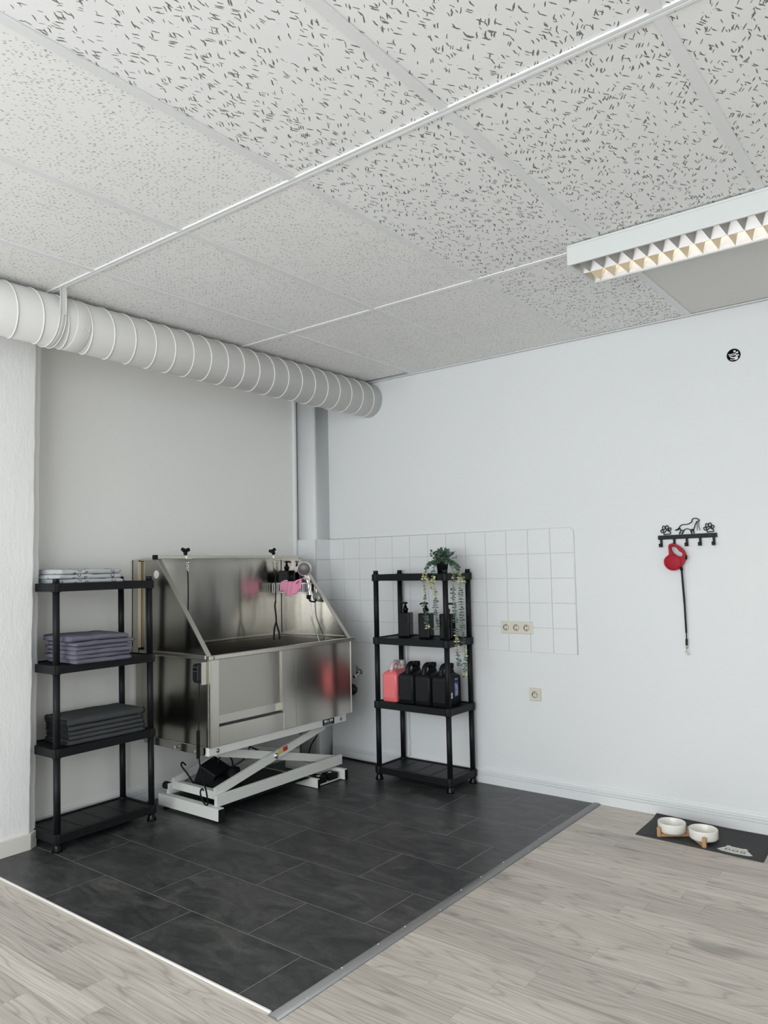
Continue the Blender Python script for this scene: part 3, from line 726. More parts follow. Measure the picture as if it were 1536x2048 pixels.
# pink glove/cloth draped over the basket
def drape():
    t = tag(bpy.data.objects.new('pink_cloth', None), 'pink cloth draped over the front of the soap basket', 'cloth')
    COL.objects.link(t); t.location = (.07, -.47, 1.225)
    nx, nz = 26, 14; mb = MB(); vs = []
    for i in range(nx+1):
        u = i/nx; x = -.045+.205*u
        top = 1.296+.020*max(0, (u-.55)/.45)**1.2+.004*math.sin(u*9)
        low = [1.238, 1.232, 1.205, 1.196, 1.203, 1.212, 1.214, 1.236, 1.258]
        q = u*8; k = min(7, int(q)); lo = low[k]+(low[k+1]-low[k])*(q-k)
        for j in range(nz+1):
            v = j/nz
            if v < .35:
                a = v/.35; yy = -.395-.088*a; zz = top+.006*math.sin(a*PI)
            else:
                a = (v-.35)/.65; yy = -.483-.006*math.sin(a*2.5+u*11); zz = top-(top-lo)*a
            yy += .004*math.sin(u*23+v*4); zz += .003*math.sin(u*17)
            vs.append((x, yy, zz))
    mb.add(vs, [(i*(nz+1)+j, (i+1)*(nz+1)+j, (i+1)*(nz+1)+j+1, i*(nz+1)+j+1) for i in range(nx) for j in range(nz)], True)
    o = O('fabric', mb, m_pink, t); s = o.modifiers.new('thick', 'SOLIDIFY'); s.thickness = .003
    mb = MB()
    mb.add([(.118, -.492, 1.287), (.150, -.492, 1.306), (.146, -.4925, 1.296), (.122, -.4925, 1.284)], [(0, 1, 2, 3)])
    c = O('cuff_opening', mb, m_pinkdark, t); s = c.modifiers.new('thick', 'SOLIDIFY'); s.thickness = .002
    O('hanging_loop', MB().tube(smooth_path([(.066, -.492, 1.212), (.068, -.493, 1.196), (.080, -.493, 1.195), (.084, -.492, 1.211)], 5), .004, 6), m_pink, t)
    return t
drape()
# hand shower
sh = E('hand_shower', (.14, -.40, 1.19), 'chrome hand shower with hose clipped to the bath splash panel', 'shower')
hd = Vector((.115, -.425, 1.388)); dirv = Vector((.55, -.78, -.12)).normalized()
rotm = dirv.to_track_quat('Z', 'Y').to_matrix().to_4x4()
def place(mb, Mx): mb.v = [tuple(Mx@Vector(q)) for q in mb.v]; return mb
hM = Matrix.Translation(hd)@rotm
head = O('shower_head', place(MB().lathe([(0, -.034), (.026, -.030), (.045, -.016), (.053, 0), (.052, .010), (.046, .014)], n=28), hM), m_chrome, sh)
O('spray_face', place(MB().lathe([(.0455, .0135), (.044, .0155), (0, .0165)], n=28), hM), M('spray_face_grey', (.16, .14, .14), .4, .3), head)
O('handle', MB().tube(smooth_path([(.118, -.415, 1.345), (.124, -.405, 1.31), (.132, -.398, 1.25), (.140, -.394, 1.195)], 6), [.010]*6+[.015]*7+[.012]*6, 14), m_chrome, sh)
O('knob', MB().lathe([(0, -.016), (.012, -.011), (.016, 0), (.012, .011), (0, .016)], (.120, -.425, 1.318), 14), m_chrome, sh)
O('hose', MB().tube(smooth_path([(.140, -.394, 1.195), (.143, -.393, 1.12), (.150, -.395, 1.05), (.180, -.40, .98), (.212, -.402, .92), (.235, -.405, .86), (.24, -.41, .80)], 8), .0052, 8), m_dull, sh)
O('swivel', MB().lathe([(0, -.016), (.014, -.014), (.017, 0), (.014, .014), (0, .016)], (.138, -.408, 1.190), 14), m_rub, sh)
O('bracket_cup', place(MB().lathe([(.034, 0), (.030, .030), (.022, .036), (0, .037)], n=22), Matrix.Translation((.20, -.371, 1.190))@Matrix.Rotation(PI/2, 4, 'X')), m_clear, sh)
O('bracket_hook', MB().tube(smooth_path([(.140, -.408, 1.182), (.155, -.415, 1.165), (.180, -.415, 1.158), (.204, -.412, 1.160), (.206, -.410, 1.178)], 6), .006, 8), m_rub, sh)
sh.location.x += .022
# wall taps beside the bath
tp = E('wall_tap', (.284, -.005, .625), 'small chrome angle valve on the wall right of the bath', 'tap')
O('valve_body', MB().tube([(.284, 0, .632), (.284, -.045, .632)], .010, 12).tube([(.284, -.030, .632), (.275, -.034, .600)], .008, 10).lathe([(.018, -.004), (.018, 0)], (.284, 0, .632), 16, 'y'), m_chrome, tp)
O('outlet', MB().lathe([(.012, -.012), (.015, 0), (.012, .010), (.006, .011)], (.270, -.050, .603), 14, 'y'), m_chrome, tp)
O('lever', MB().tube([(.284, -.040, .636), (.296, -.044, .672)], .004, 8).tube([(.284, -.040, .636), (.278, -.044, .682)], .004, 8).tube([(.296, -.042, .65), (.312, -.046, .655)], .005, 8), m_alu, tp)
tp = E('drain_valve', (.216, -.005, .502), 'dark round screw cap on the wall below the chrome valve', 'valve')
O('cap', MB().lathe([(.036, -.002), (.036, -.018), (.030, -.030), (.018, -.036), (0, -.036)], (.212, 0, .502), 20, 'y'), m_navy, tp)
O('grip_ring', MB().tube([(.212+.034*math.cos(2*PI*k/16), -.020, .502+(.034+.003*(k % 2))*math.sin(2*PI*k/16)) for k in range(16)], .006, 6, True), m_navy, tp)

# ---------------------------------------------------------------- right shelf contents
ZS = LV[2]-.0042
pump_bottle((.835, -.185, ZS), .25, 'black pump bottle on the right shelf beside the far left post', .165, .080, .080, -1)
pump_bottle((1.015, -.205, ZS), .18, 'black pump bottle in the middle of the right shelf', .165, .080, .080, -1)
pump_bottle((1.180, -.205, ZS), .18, 'black pump bottle behind the front post under the hanging vines', .165, .080, .080, 1)
def jug(loc, rz, label, mat, cap, name='jug', w_=.118, d_=.185, h=.195):
    """square shouldered jerrycan: handle and neck on top; local x across, y depth (front at -y)"""
    j = E(name, loc, label, 'jug', 'cleaning liquid jugs on the right shelf', rz)
    a, b = w_/2, d_/2
    mb = MB(); prof = [(a-.006, b-.006, .001), (a, b, .010), (a, b, .170), (a-.003, b-.004, .185), (a-.018, b-.020, h), (a-.030, b-.034, h+.012)]
    vs = []; n = 20
    for (ax, by, z) in prof:
        rr = .016
        for q, (sx, sy) in enumerate(((1, 1), (-1, 1), (-1, -1), (1, -1))):
            for k in range(5):
                an = q*PI/2+k/4*PI/2
                vs.append((sx*(ax-rr)+rr*math.cos(an), sy*(by-rr)+rr*math.sin(an), z))
    fs = [(i*n+k, i*n+(k+1) % n, (i+1)*n+(k+1) % n, (i+1)*n+k) for i in range(len(prof)-1) for k in range(n)]
    mb.add(vs, fs, True); m0 = 0
    mb.f.append(tuple(range(n))[::-1]); mb.sm.append(False); mb.f.append(tuple((len(prof)-1)*n+k for k in range(n))); mb.sm.append(False)
    # side recess panels
    mb.box((-a+.014, -b-.0012, .030), (a-.014, -b+.002, .165))
    body = O('body', mb, mat, j, local=True)
    O('handle', MB().tube(smooth_path([(0, -b+.030, h-.004), (0, -b+.034, h+.030), (0, -b+.055, h+.052), (0, -.005, h+.056), (0, .022, h+.040), (0, .030, h+.004)], 6), [.020]*3+[.016]*28, 10), mat, j, local=True)
    O('neck', MB().lathe([(.030, h+.004), (.026, h+.024), (.022, h+.030), (.022, h+.036)], (0, .048, 0), 18), mat, j, local=True)
    O('cap', MB().lathe([(.026, h+.034), (.027, h+.036), (.027, h+.060), (.024, h+.064), (0, h+.065)], (0, .048, 0), 18), cap, j, local=True)
    return j
ZJ = LV[1]-.0042
jp = jug((.766, -.203, ZJ), .04, 'clear jug of pink liquid at the left end of the jug row', m_jugpink, M('frosted_cap', (.66, .60, .58), .35))
O('barcode_label', MB().box((.0595, -.020, .085), (.0602, .010, .125)), m_txt, jp, local=True)
O('black_label', MB().box((.0593, -.070, .05), (.0599, -.028, .17)), m_gloss, jp, local=True)
j1 = jug((.896, -.203, ZJ), .08, 'black jug right beside the pink jug', m_black, m_rub)
j2 = jug((1.023, -.200, ZJ), .08, 'black jug between two black jugs in the middle of the row', m_black, m_rub)
j3 = jug((1.150, -.190, ZJ), .06, 'black jug with blue printed label at the right end of the row', m_black, m_rub)
for j in (j1, j2):
    O('barcode_label', MB().box((.0592, -.020, .075), (.0600, -.008, .115)), m_txt, j, local=True)
lb = O('printed_label', MB().box((.0592, -.005, .058), (.0598, .046, .150)), m_blue, j3, local=True)
for k, (y0, y1, z0, z1) in enumerate(((.012, .019, .064, .098), (.012, .019, .104, .138), (.028, .032, .064, .135), (.036, .039, .070, .128))):
    O('label_text', MB().box((.0599, y0, z0), (.0602, y1, z1)), m_txt, lb, local=True)
O('label_text', MB().box((.0592, .006, .162), (.0600, .014, .172)).box((.0592, .018, .158), (.0600, .024, .174)).box((.0592, .028, .160), (.0600, .046, .164)).box((.0592, .028, .167), (.0600, .042, .171)), m_cyan, j3, local=True)
O('barcode_label', MB().box((.0592, -.045, .052), (.0602, -.030, .088)), m_txt, j3, local=True)
# hanging artificial plant
pl = E('hanging_plant', (1.165, -.225, LV[3]-.004), 'artificial trailing eucalyptus plant in a black pot on top of the right shelf', 'plant')
O('pot', MB().lathe([(.030, LV[3]-.004), (.040, LV[3]+.075), (.042, LV[3]+.078), (.038, LV[3]+.078), (.036, LV[3]+.060), (0, LV[3]+.060)], (1.165, -.225, 0), 18), m_black, pl)
rl = random.Random(11)
def leaf(mb, p, d, L, W_):
    d = Vector(d).normalized(); s = d.cross(Vector((rl.uniform(-1, 1), rl.uniform(-1, 1), rl.uniform(-.6, 1)))).normalized(); nn = d.cross(s)
    p = Vector(p); pts = [p, p+d*L*.35+s*W_+nn*.001, p+d*L*.75+s*W_*.8, p+d*L, p+d*L*.75-s*W_*.8, p+d*L*.35-s*W_+nn*.001]
    mid = p+d*L*.5-nn*W_*.35
    mb.add(pts+[mid], [(0, 1, 6), (1, 2, 6), (2, 3, 6), (3, 4, 6), (4, 5, 6), (5, 0, 6)], True)
mb = MB(); c0 = Vector((1.165, -.225, LV[3]+.075))
for k in range(70):
    a = rl.uniform(0, 2*PI); el = rl.uniform(-.35, 1.45); L = rl.uniform(.04, .098)
    tip = c0+Vector((math.cos(a)*math.cos(el)*1.15, math.sin(a)*math.cos(el)*.9, math.sin(el)*.95))*L
    base = c0+(tip-c0)*.1; mb.tube([base, tip], .0014, 4)
    for q in range(7):
        t = .3+.7*q/6; p = base+(tip-base)*t
        leaf(mb, p, (rl.uniform(-1, 1), rl.uniform(-1, 1), rl.uniform(-.3, .9)), rl.uniform(.016, .025), rl.uniform(.0055, .0085))
O('foliage', mb, m_leaf, pl)
def vine(pts, yellow, dens=.0085):
    path = smooth_path(pts, 10); g = MB(); yl = MB()
    g.tube(path, .0013, 4)
    acc = 0; total = len(path)
    for i in range(1, total):
        acc += (path[i]-path[i-1]).length
        while acc > dens:
            acc -= dens; t = i/total; p = path[i]
            isy = any(a <= t <= b for a, b in yellow)
            a = rl.uniform(0, 2*PI)
            for s in (0, PI):
                d = (math.cos(a+s), math.sin(a+s), rl.uniform(-.35, .25))
                leaf(yl if (isy and rl.random() < .8) else g, p, d, rl.uniform(.015, .023), rl.uniform(.0040, .0062))
    v = O('vine', g, m_leaf, pl); 
    if yl.v: O('pale_leaves', yl, m_leafy, v)
zt = LV[3]+.075
vine([(1.150, -.230, zt), (1.110, -.300, zt-.02), (1.105, -.350, zt-.10), (1.115, -.352, zt-.20), (1.105, -.350, zt-.28), (1.122, -.352, zt-.36), (1.128, -.350, zt-.42)], ((.22, .50), (.90, 1.0)))
vine([(1.160, -.235, zt), (1.175, -.320, zt-.02), (1.180, -.355, zt-.10), (1.196, -.356, zt-.22), (1.192, -.355, zt-.32), (1.208, -.355, zt-.39), (1.182, -.356, zt-.42)], ((.30, .50), (.90, 1.0)), .0095)
vine([(1.185, -.230, zt), (1.255, -.270, zt-.01), (1.290, -.290, zt-.09), (1.285, -.292, zt-.20), (1.292, -.290, zt-.32), (1.300, -.290, zt-.46), (1.305, -.290, zt-.56), (1.318, -.290, zt-.64)], ((.18, .36), (.70, .84)))
vine([(1.190, -.222, zt), (1.275, -.240, zt-.01), (1.318, -.262, zt-.10), (1.322, -.262, zt-.22), (1.328, -.262, zt-.38), (1.335, -.262, zt-.52), (1.345, -.262, zt-.62), (1.332, -.262, zt-.72)], ((.22, .36), (.70, .80), (.92, 1.0)))
vine([(1.185, -.225, zt), (1.270, -.260, zt), (1.330, -.290, zt-.07), (1.365, -.300, zt-.11), (1.375, -.300, zt-.14)], ((.45, 1.0),))
vine([(1.160, -.225, zt), (1.130, -.300, zt), (1.120, -.345, zt-.06), (1.150, -.352, zt-.12), (1.165, -.352, zt-.17)], ((.45, 1.0),))

# ---------------------------------------------------------------- left shelf contents: folded towels
def towel(cx_, cy_, z0, lx, ly, th, mat, label, group, seed, rz=0, layers=1, binding=False, sag=0.0, lump=1.0, name='folded_towel', cat='towel'):
    """lx = depth from wall to front, ly = length along the shelf; fold edge rounded at +x"""
    t = E(name, (cx_, cy_, z0), label, cat, group, rz)
    r_ = random.Random(seed); mb = MB(); ny = 30
    prof = []
    h = th/2; nb = 6
    # outline of a folded cloth (x,z): back edge, top, rounded front with a fold groove, bottom
    for k in range(5): prof.append((-lx/2+lx*.9*k/4, th))
    for L in range(layers):
        zt_ = th*(layers-L)/layers; hh = th/layers/2; zc_ = zt_-hh
        for k in range(nb+1):
            a = PI/2-PI*k/nb; prof.append((lx/2-hh+hh*math.cos(a)*1.3, zc_+hh*math.sin(a)*.98))
        if L < layers-1: prof.append((lx/2-hh*1.6, zc_-hh))
    for k in range(5): prof.append((lx/2*.8-lx*.9*k/4, 0))
    for k in range(1, nb):
        a = -PI/2-PI*k/nb; prof.append((-lx/2+h+h*math.cos(a), h+h*math.sin(a)))
    n = len(prof); vs = []
    for j in range(ny+1):
        v = j/ny; yy = (v-.5)*ly
        en = 1-max(0, (abs(v-.5)-.47)/.03)*.35
        for (x, z) in prof:
            dz = noise.noise(Vector((x*9+seed, yy*9, seed*1.7)))*th*.10*lump+noise.noise(Vector((x*25, yy*25+seed, 2.1)))*th*.05*lump
            dx = noise.noise(Vector((z*30+seed*3, yy*7, 5.5)))*.006*lump
            sg = sag*(v-.5)*2
            zz = (z-h)*en+h+(dz if z > h*.6 else 0)+sg*th*.0+max(0, sg)*.0
            vs.append((x+dx, yy+dx*.5, max(.0, zz)))
    mb.add(vs, [(j*n+k, j*n+(k+1) % n, (j+1)*n+(k+1) % n, (j+1)*n+k) for j in range(ny) for k in range(n)], True)
    mb.f.append(tuple(range(n))[::-1]); mb.sm.append(False); mb.f.append(tuple(ny*n+k for k in range(n))); mb.sm.append(False)
    O('cloth', mb, mat, t, local=True)
    if binding:
        for q, zz in enumerate((th*.20, th*.5, th*.80)):
            b = MB(); b.tube(smooth_path([(-lx/2+.02, -ly/2-.003, zz), (0, -ly/2-.005-.003*r_.random(), zz), (lx/2-.02, -ly/2-.003, zz)], 5), th*.11, 6); O('binding', b, m_bind, t, local=True)
        b = MB(); b.tube(smooth_path([(lx/2-.012, ly/2+.001, th*.95), (lx/2+.003, ly/2+.003, th*.5), (lx/2-.010, ly/2+.002, th*.06)], 5), th*.11, 6)
        O('binding', b, m_bind, t, local=True)
    return t
ordn = ['lowest', 'second from the bottom', 'third from the bottom', 'fourth from the bottom', 'fifth from the bottom', 'sixth from the bottom', 'topmost']
z = LV[3]-.004; SHY = -.016*LV[3]
for k in range(3):
    th = (.024, .024, .026)[k]
    towel(.015, -2.025+SHY+(.006, .0, .004)[k], z, .24, (.355, .36, .345)[k], th, m_tw_print, 'pale grey patterned towel on the top of the left shelf, %s of three' % ('lowest', 'middle', 'uppermost')[k], 'patterned towels on the top shelf', 3+k, lump=2.2)
    z += th*1.03
z = LV[2]+.000
for k in range(6):
    th = (.024, .021, .022, .021, .022, .028)[k]
    towel(.078+(.0, -.006, .004, -.002, .003, -.016)[k], -2.018+(.0, -.010, -.006, -.012, .004, -.018)[k], z, .285, (.31, .335, .325, .33, .345, .33)[k], th, m_tw_purple, 'mauve grey folded towel in the middle shelf stack, %s' % (ordn[k] if k < 5 else 'topmost'), 'mauve towels on the left shelf', 20+k, rz=(.0, .03, -.02, .02, .0, -.03)[k], lump=2.0)
    z += th*1.03
z = LV[1]-.004
for k in range(5):
    th = (.026, .022, .022, .024, .038)[k]
    towel(.012, -1.945+(.0, .004, .0, -.004, -.002)[k], z, .245, (.445, .44, .435, .43, .445)[k], th, m_tw_grey, 'dark grey folded mat with black edging in the lower shelf stack, %s' % (ordn[k] if k < 4 else 'topmost'), 'dark grey mats on the left shelf', 40+k, binding=True, name='folded_mat', cat='mat')
    z += th*1.03

# ---------------------------------------------------------------- wall fittings on the back wall
def schuko(parent, cx_, cz_, rot, s=.0):
    ins = O('socket_insert', MB().box((cx_-.0345, -.0135, cz_-.0345), (cx_+.0345, -.008, cz_+.0345)), m_beige, parent, bevel=.0015)
    O('socket_ring', MB().lathe([(.0215, -.0148), (.0225, -.0136), (.0200, -.0136), (.0195, -.0148), (.0215, -.0148)], (cx_, 0, cz_), 24, 'y', cap=False), m_beige, ins)
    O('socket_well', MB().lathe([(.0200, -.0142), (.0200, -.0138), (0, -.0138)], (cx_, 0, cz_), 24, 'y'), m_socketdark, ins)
    O('socket_face', MB().lathe([(.0150, -.0146), (.0150, -.0140), (0, -.0140)], (cx_+.003, 0, cz_), 24, 'y'), m_beige, ins)
    for a in (rot, rot+PI*.55 if s else rot+PI): O('pin_hole', MB().lathe([(.0036, -.0156), (.0036, -.0147), (0, -.0147)], (cx_+.003+.0095*math.cos(a), 0, cz_+.0095*math.sin(a)), 10, 'y'), m_dark, ins)
    O('earth_clip', MB().box((cx_-.0195, -.0153, cz_-.003), (cx_-.0125, -.0147, cz_+.003)), m_dark, ins)
so = E('triple_socket', (1.568, -.0065, .994), 'beige triple wall socket set on the white tiles', 'socket')
O('frame', MB().box((1.458, -.0115, .955), (1.679, -.0066, 1.033)), m_beige, so, bevel=.003)
for k in range(3): schuko(so, 1.494+k*.0715, .994, PI/2)
so = E('single_socket', (1.679, -.001, .590), 'beige single wall socket below the white tiles', 'socket')
O('frame', MB().box((1.641, -.0085, .551), (1.717, -.0008, .629)), m_beige, so, bevel=.003)
schuko(so, 1.679, .590, .3, 1)
# round cable opening high on the wall
rb = E('ceiling_wire_box', (hx, -.002, hz), 'small round open wiring box with white wires high on the right wall', 'junction box')
O('box_ring', MB().lathe([(hr+.002, -.001), (hr-.001, -.003), (hr-.004, .002), (hr-.004, .040), (0, .041)], (hx, 0, hz), 28, 'y', cap=False), m_rub, rb)
for pth in ([(-.026, .010), (-.010, .002), (.006, .004), (.012, .016)], [(-.024, .002), (-.006, -.010), (.012, -.006), (.004, .008), (-.016, .010), (-.024, .0)], [(-.018, -.008), (0, -.014), (.012, -.008)], [(-.02, -.020), (-.006, -.023), (.004, -.02)]):
    O('wire', MB().tube(smooth_path([(hx+a, .004+.002*i, hz+b) for i, (a, b) in enumerate(pth)], 6), .0022, 6), m_white, rb)
for (a, b, c, d) in ((-.001, .016, .010, .026), (.010, -.006, .026, .001), (.004, -.026, .020, -.010), (.014, .008, .022, .018)):
    O('wire_connector', MB().box((hx+a, .002, hz+b), (hx+c, .012, hz+d)), m_white, rb, bevel=.001)
# cable duct behind the right shelf
S('trim_4', MB().box((.690, -.016, .095), (.716, -.0012, .84)).box((.690, -.020, .093), (.716, -.0012, .10)), m_skirt, bevel=.002)
cc = E('white_cable', (.722, -.004, .10), 'thin white cable clipped to the wall behind the right shelf', 'cable')
O('cable_run', MB().tube(smooth_path([(.722, -.005, .84), (.722, -.005, .5), (.721, -.005, .25), (.722, -.006, .095)], 5), .0032, 6), m_skirt, cc)
for zz in (.18, .27, .45, .6): O('cable_clip', MB().box((.718, -.0095, zz-.005), (.732, -.001, zz+.005)), m_skirt, cc, bevel=.001)
fc = E('floor_cable', (.35, -.05, .003), 'black cable lying along the baseboard from the bath to the right shelf', 'cable')
O('cable_run', MB().tube(smooth_path([(.02, -.30, .010), (.06, -.16, .010), (.12, -.055, .010), (.22, -.045, .009), (.36, -.052, .009), (.52, -.05, .009), (.62, -.045, .009), (.75, -.06, .009)], 8), .0055, 6), m_rub, fc)
pc = E('power_cable', (.30, -.52, .35), 'thin black cable drooping from the bath frame to the floor', 'cable')
O('cable_run', MB().tube(smooth_path([(.46, -.60, .372), (.40, -.57, .345), (.30, -.50, .26), (.20, -.44, .19), (.13, -.40, .10), (.10, -.38, .010), (.02, -.30, .010)], 8), .0045, 6), m_rub, pc)

# hook rail with dog cut-out
hk = E('hook_rail', (2.624, -.006, 1.523), 'black metal dog and paw hook rail on the right wall', 'hook rail')
O('rail_bar', MB().prism([(2.468, 1.510), (2.781, 1.513), (2.780, 1.537), (2.468, 1.533)], -.010, -.007, 'y'), m_black, hk, bevel=.0008)
for a, b in ((2.500, 1.5215), (2.746, 1.5255)): O('screw', MB().lathe([(.0024, -.0104), (.0013, -.0110), (0, -.0114)], (a, 0, b), 10, 'y'), m_alu, hk)
for i, (hx_, hz_) in enumerate(((2.485, 1.511), (2.556, 1.511), (2.623, 1.512), (2.693, 1.513), (2.763, 1.513))):
    mb = MB().box((hx_-.0065, -.010, hz_-.040), (hx_+.0065, -.007, hz_+.002)).box((hx_-.0065, -.030, hz_-.043), (hx_+.0065, -.007, hz_-.040)).box((hx_-.0065, -.033, hz_-.043), (hx_+.0065, -.030, hz_-.026))
    mb.tube([(hx_-.0065, -.0315, hz_-.027), (hx_+.0065, -.0315, hz_-.027)], .0035, 8)
    O('hook', mb, m_black, hk)
def stroke(name, strokes, r=.0027):
    mb = MB()
    for pts, cl in strokes: mb.tube(smooth_path([(a, -.0085, b) for a, b in pts], 4, cl), r, 6, cl)
    O(name, mb, m_black, hk)
stroke('dog_outline', [
 ([(2.562,1.559),(2.576,1.564),(2.586,1.573),(2.593,1.583),(2.606,1.588),(2.63,1.589),(2.646,1.596),(2.655,1.604),(2.655,1.612),(2.663,1.618),(2.676,1.619),(2.687,1.614),(2.693,1.607),(2.688,1.603),(2.681,1.602),(2.676,1.594),(2.67,1.584),(2.667,1.572),(2.662,1.562),(2.661,1.548),(2.663,1.537)], False),
 ([(2.562,1.559),(2.58,1.561),(2.589,1.568),(2.593,1.557),(2.59,1.547),(2.585,1.536)], False),
 ([(2.585,1.536),(2.588,1.547),(2.596,1.557),(2.604,1.557),(2.608,1.554),(2.6,1.544),(2.599,1.536)], False),
 ([(2.599,1.536),(2.606,1.548),(2.615,1.561),(2.623,1.564),(2.637,1.562),(2.644,1.558),(2.647,1.546),(2.651,1.536)], False),
 ([(2.651,1.536),(2.65,1.548),(2.652,1.56),(2.656,1.56),(2.66,1.548),(2.663,1.537)], False)])
stroke('leash_outline', [([(2.681,1.600),(2.681,1.574),(2.679,1.553)], False), ([(2.689,1.602),(2.689,1.581),(2.691,1.565),(2.695,1.557),(2.69,1.556)], False)], .0015)
def paw(toes, pad):
    st = [(pad, True)]
    for i, (a, b) in enumerate(toes):
        rx, rz_, tl = ((.0065, .0085, -.35), (.0070, .0100, -.1), (.0072, .0105, .2), (.0062, .0085, .45))[i]
        st.append(([(a+rx*math.cos(q)*math.cos(tl)+rz_*math.sin(q)*math.sin(tl), b-rx*math.cos(q)*math.sin(tl)+rz_*math.sin(q)*math.cos(tl)) for q in [2*PI*k/8 for k in range(8)]], True))
    return st
stroke('paw_outline', paw([(2.492,1.557),(2.502,1.575),(2.519,1.577),(2.534,1.566)], [(2.501,1.540),(2.503,1.548),(2.513,1.558),(2.519,1.562),(2.527,1.556),(2.537,1.549),(2.537,1.542),(2.529,1.539),(2.518,1.540),(2.507,1.537)]))
stroke('paw_outline', paw([(2.721,1.561),(2.731,1.578),(2.746,1.580),(2.760,1.569)], [(2.730,1.544),(2.731,1.552),(2.741,1.562),(2.747,1.565),(2.754,1.559),(2.763,1.553),(2.763,1.546),(2.756,1.543),(2.746,1.544),(2.736,1.541)]))
# retractable leash
ls = E('retractable_leash', (2.56, -.03, 1.41), 'red retractable dog leash hanging from the second hook', 'leash')
outer = [(2.533,1.476),(2.545,1.486),(2.561,1.484),(2.579,1.476),(2.598,1.461),(2.613,1.442),(2.62,1.419),(2.617,1.399),(2.606,1.375),(2.589,1.354),(2.569,1.342),(2.548,1.338),(2.528,1.345),(2.512,1.36),(2.504,1.381),(2.507,1.401),(2.519,1.416),(2.531,1.424),(2.533,1.438),(2.532,1.459)]
inner = [(2.544,1.471),(2.552,1.475),(2.564,1.47),(2.578,1.458),(2.589,1.443),(2.601,1.436),(2.606,1.426),(2.602,1.416),(2.59,1.413),(2.574,1.418),(2.558,1.429),(2.547,1.444),(2.543,1.459)]
def slab_with_hole(out, inn, y0, y1):
    bm = bmesh.new(); loops = []
    for ring in (out, inn):
        vs = [bm.verts.new((a, y0, b)) for a, b in ring]
        loops += [bm.edges.new((vs[i], vs[(i+1) % len(vs)])) for i in range(len(vs))]
    bmesh.ops.triangle_fill(bm, use_beauty=True, use_dissolve=False, edges=loops)
    ext = bmesh.ops.extrude_face_region(bm, geom=list(bm.faces))
    bmesh.ops.translate(bm, vec=(0, y1-y0, 0), verts=[q for q in ext['geom'] if isinstance(q, bmesh.types.BMVert)])
    bmesh.ops.recalc_face_normals(bm, faces=bm.faces)
    me = bpy.data.meshes.new('casing'); bm.to_mesh(me); bm.free(); return me
O2 = [tuple(q)[::2] for q in smooth_path([(a, 0, b) for a, b in outer], 3, True)]; I2 = [tuple(q)[::2] for q in smooth_path([(a, 0, b) for a, b in inner], 3, True)]
O('casing', slab_with_hole(O2, I2, -.042, -.016), m_red, ls, bevel=.005, seg=3)
O('side_cover', MB().lathe([(.042, -.040), (.041, -.0435), (.036, -.0450), (0, -.0455)], (2.556, 0, 1.384), 28, 'y'), m_red, ls)
O('brake_button', MB().tube([(2.621, -.029, 1.420), (2.620, -.029, 1.398)], .006, 8), m_rub, ls)
O('nozzle', MB().tube([(2.588, -.029, 1.358), (2.596, -.029, 1.338)], [.009, .007], 10), m_rub, ls)
O('strap', MB().beam((2.594, -.029, 1.345), (2.5985, -.022, 1.16), .011, .002, (0, 1, 0)).beam((2.5985, -.022, 1.162), (2.599, -.018, 1.00), .010, .002, (0, 1, 0)).beam((2.599, -.018, 1.002), (2.599, -.018, .965), .006, .002, (0, 1, 0)).beam((2.599, -.018, .968), (2.598, -.018, .934), .012, .003, (0, 1, 0)), m_web, ls)
mb = MB().lathe([(.004, .916), (.006, .926), (.004, .934)], (2.598, -.018, 0), 10)
mb.tube(smooth_path([(2.598, -.018, .918), (2.5955, -.018, .904), (2.592, -.018, .894), (2.597, -.018, .885), (2.604, -.018, .884), (2.608, -.018, .892), (2.603, -.018, .898)], 5), .0024, 7)
O('snap_hook', mb, m_dull, ls)

# ---------------------------------------------------------------- feeding mat and bowls
mt = E('feeding_mat', (2.69, -.21, .0005), 'charcoal rectangular feeding mat with printed bowl on the wood floor', 'mat')
def matmesh():
    c = [(2.403, -.374), (3.008, -.404), (2.992, -.0235), (2.396, -.0225)]; n = 24; mth = 8; vs = []; th = .0022
    for lay in (0, 1):
        for i in range(n+1):
            for j in range(mth+1):
                u, v = i/n, j/mth
                a = Vector(c[0]).lerp(Vector(c[1]), u); b = Vector(c[3]).lerp(Vector(c[2]), u); q = a.lerp(b, v)
                z = .0008+lay*th+.010*max(0, (v-.75)/.25)**2*max(0, 1-u*1.6)+.0012*max(0, noise.noise(Vector((q.x*8, q.y*8, 3))))*(v > .8 or v < .1)
                vs.append((q.x, q.y, z))
    W1 = (mth+1); L1 = (n+1)*W1; fs = []
    for i in range(n):
        for j in range(mth):
            k = i*W1+j; fs += [(k, k+1, k+W1+1, k+W1), (L1+k, L1+k+W1, L1+k+W1+1, L1+k+1)]
    for i in range(n):
        k = i*W1; fs.append((k, k+W1, L1+k+W1, L1+k)); k += mth; fs.append((k, L1+k, L1+k+W1, k+W1))
    for j in range(mth):
        fs.append((j, L1+j, L1+j+1, j+1)); k = n*W1+j; fs.append((k, k+1, L1+k+1, L1+k))
    return MB().add(vs, fs, True)
O('mat_sheet', matmesh(), m_mat, mt)
zp = .0032
pr = O('bowl_print', MB().prism([(2.791, -.350), (2.812, -.312), (2.818, -.303), (2.922, -.311), (2.928, -.320), (2.952, -.357), (2.935, -.368), (2.87, -.372), (2.81, -.362)], zp, zp+.0006, 'z'), m_print, mt)
O('bone_print', MB().prism([(2.822, -.300), (2.818, -.286), (2.826, -.277), (2.837, -.278), (2.842, -.285), (2.895, -.289), (2.902, -.284), (2.913, -.286), (2.919, -.295), (2.916, -.307)], zp, zp+.0006, 'z'), m_print, mt)
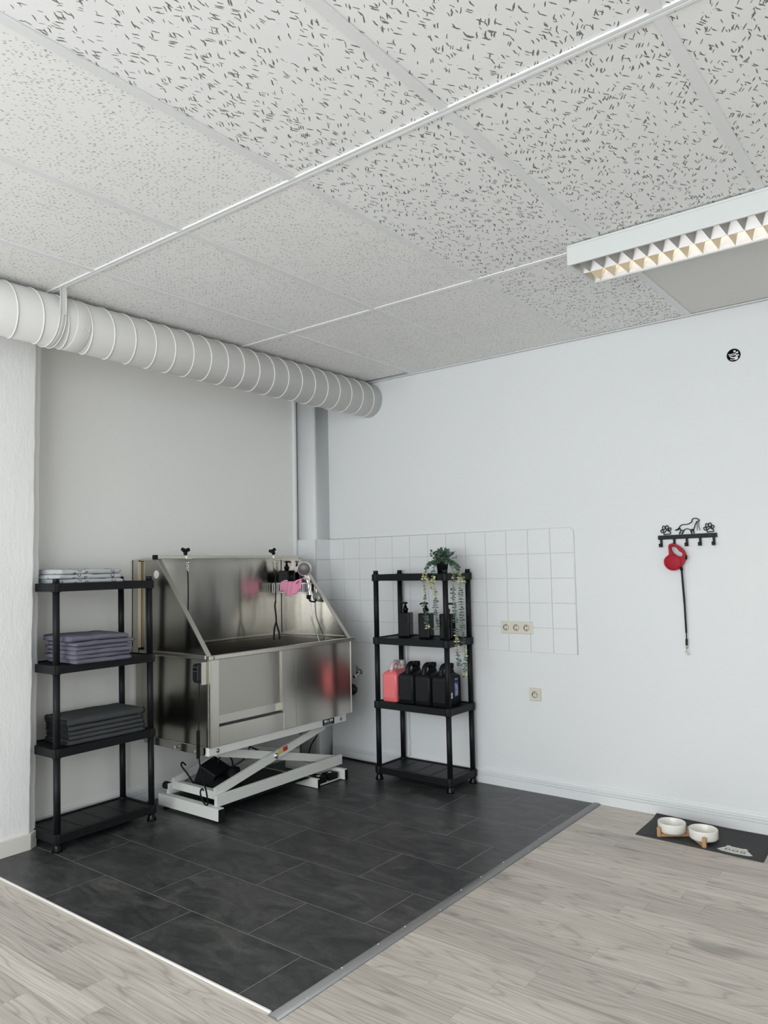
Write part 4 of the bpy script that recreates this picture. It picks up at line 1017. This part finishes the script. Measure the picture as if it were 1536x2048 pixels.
fcu = bpy.data.curves.new('dog_text', 'FONT'); fcu.body = 'DOG'; fcu.align_x = 'CENTER'; fcu.align_y = 'CENTER'; fcu.size = .036; fcu.space_character = 1.35; fcu.offset = .0006
fo = bpy.data.objects.new('dog_text_tmp', fcu); COL.objects.link(fo); bpy.context.view_layer.update()
tme = bpy.data.meshes.new_from_object(fo.evaluated_get(bpy.context.evaluated_depsgraph_get())); bpy.data.objects.remove(fo)
tme.transform(Matrix.Translation((2.871, -.338, zp+.0010))@Matrix.Rotation(-.06, 4, 'Z')@Matrix.Scale(1.0, 4)); tme.name = 'dog_lettering'
tme.materials.clear(); tme.materials.append(m_mat)
O('dog_lettering', tme, m_mat, pr)
stand = E('bowl_stand', (2.635, -.29, .004), 'bamboo stand carrying two white bowls on the feeding mat', 'stand')
B1, B2, ZB = (2.560, -.283), (2.717, -.297), .0045
for (bx_, by_) in (B1, B2):
    for a in (-2.15, .98, 2.55, -.60):
        pass
legs = [(2.516, -.347), (2.741, -.373), (2.637, -.256), (2.640, -.325), (2.556, -.201), (2.760, -.229)]
for i, (lx_, ly_) in enumerate(legs):
    if i == 3: continue
    O('leg', MB().box((lx_-.009, ly_-.009, ZB), (lx_+.009, ly_+.009, ZB+.046)), m_bamboo, stand, bevel=.0015)
O('cross_bar', MB().beam((2.516, -.347, ZB+.008), (2.637, -.256, ZB+.008), .016, .014), m_bamboo, stand)
O('cross_bar', MB().beam((2.741, -.373, ZB+.008), (2.637, -.256, ZB+.008), .016, .014), m_bamboo, stand)
O('cross_bar', MB().beam((2.556, -.201, ZB+.008), (2.637, -.256, ZB+.008), .016, .014), m_bamboo, stand)
O('cross_bar', MB().beam((2.760, -.229, ZB+.008), (2.637, -.256, ZB+.008), .016, .014), m_bamboo, stand)
for (bx_, by_), lab in ((B1, 'white ceramic bowl on the left side of the bamboo stand'), (B2, 'white ceramic bowl on the right side of the bamboo stand')):
    z0 = ZB+.0155
    b = tag(bpy.data.objects.new('pet_bowl', MB().lathe([(0, 0), (.058, 0), (.064, .003), (.0675, .012), (.0680, .046), (.0668, .049), (.0645, .049), (.0630, .046), (.0620, .016), (.054, .008), (0, .007)], n=40).mesh('pet_bowl')), lab, 'bowl', 'white pet bowls')
    b.data.materials.append(m_ceramic); b.location = (bx_, by_, z0); COL.objects.link(b)
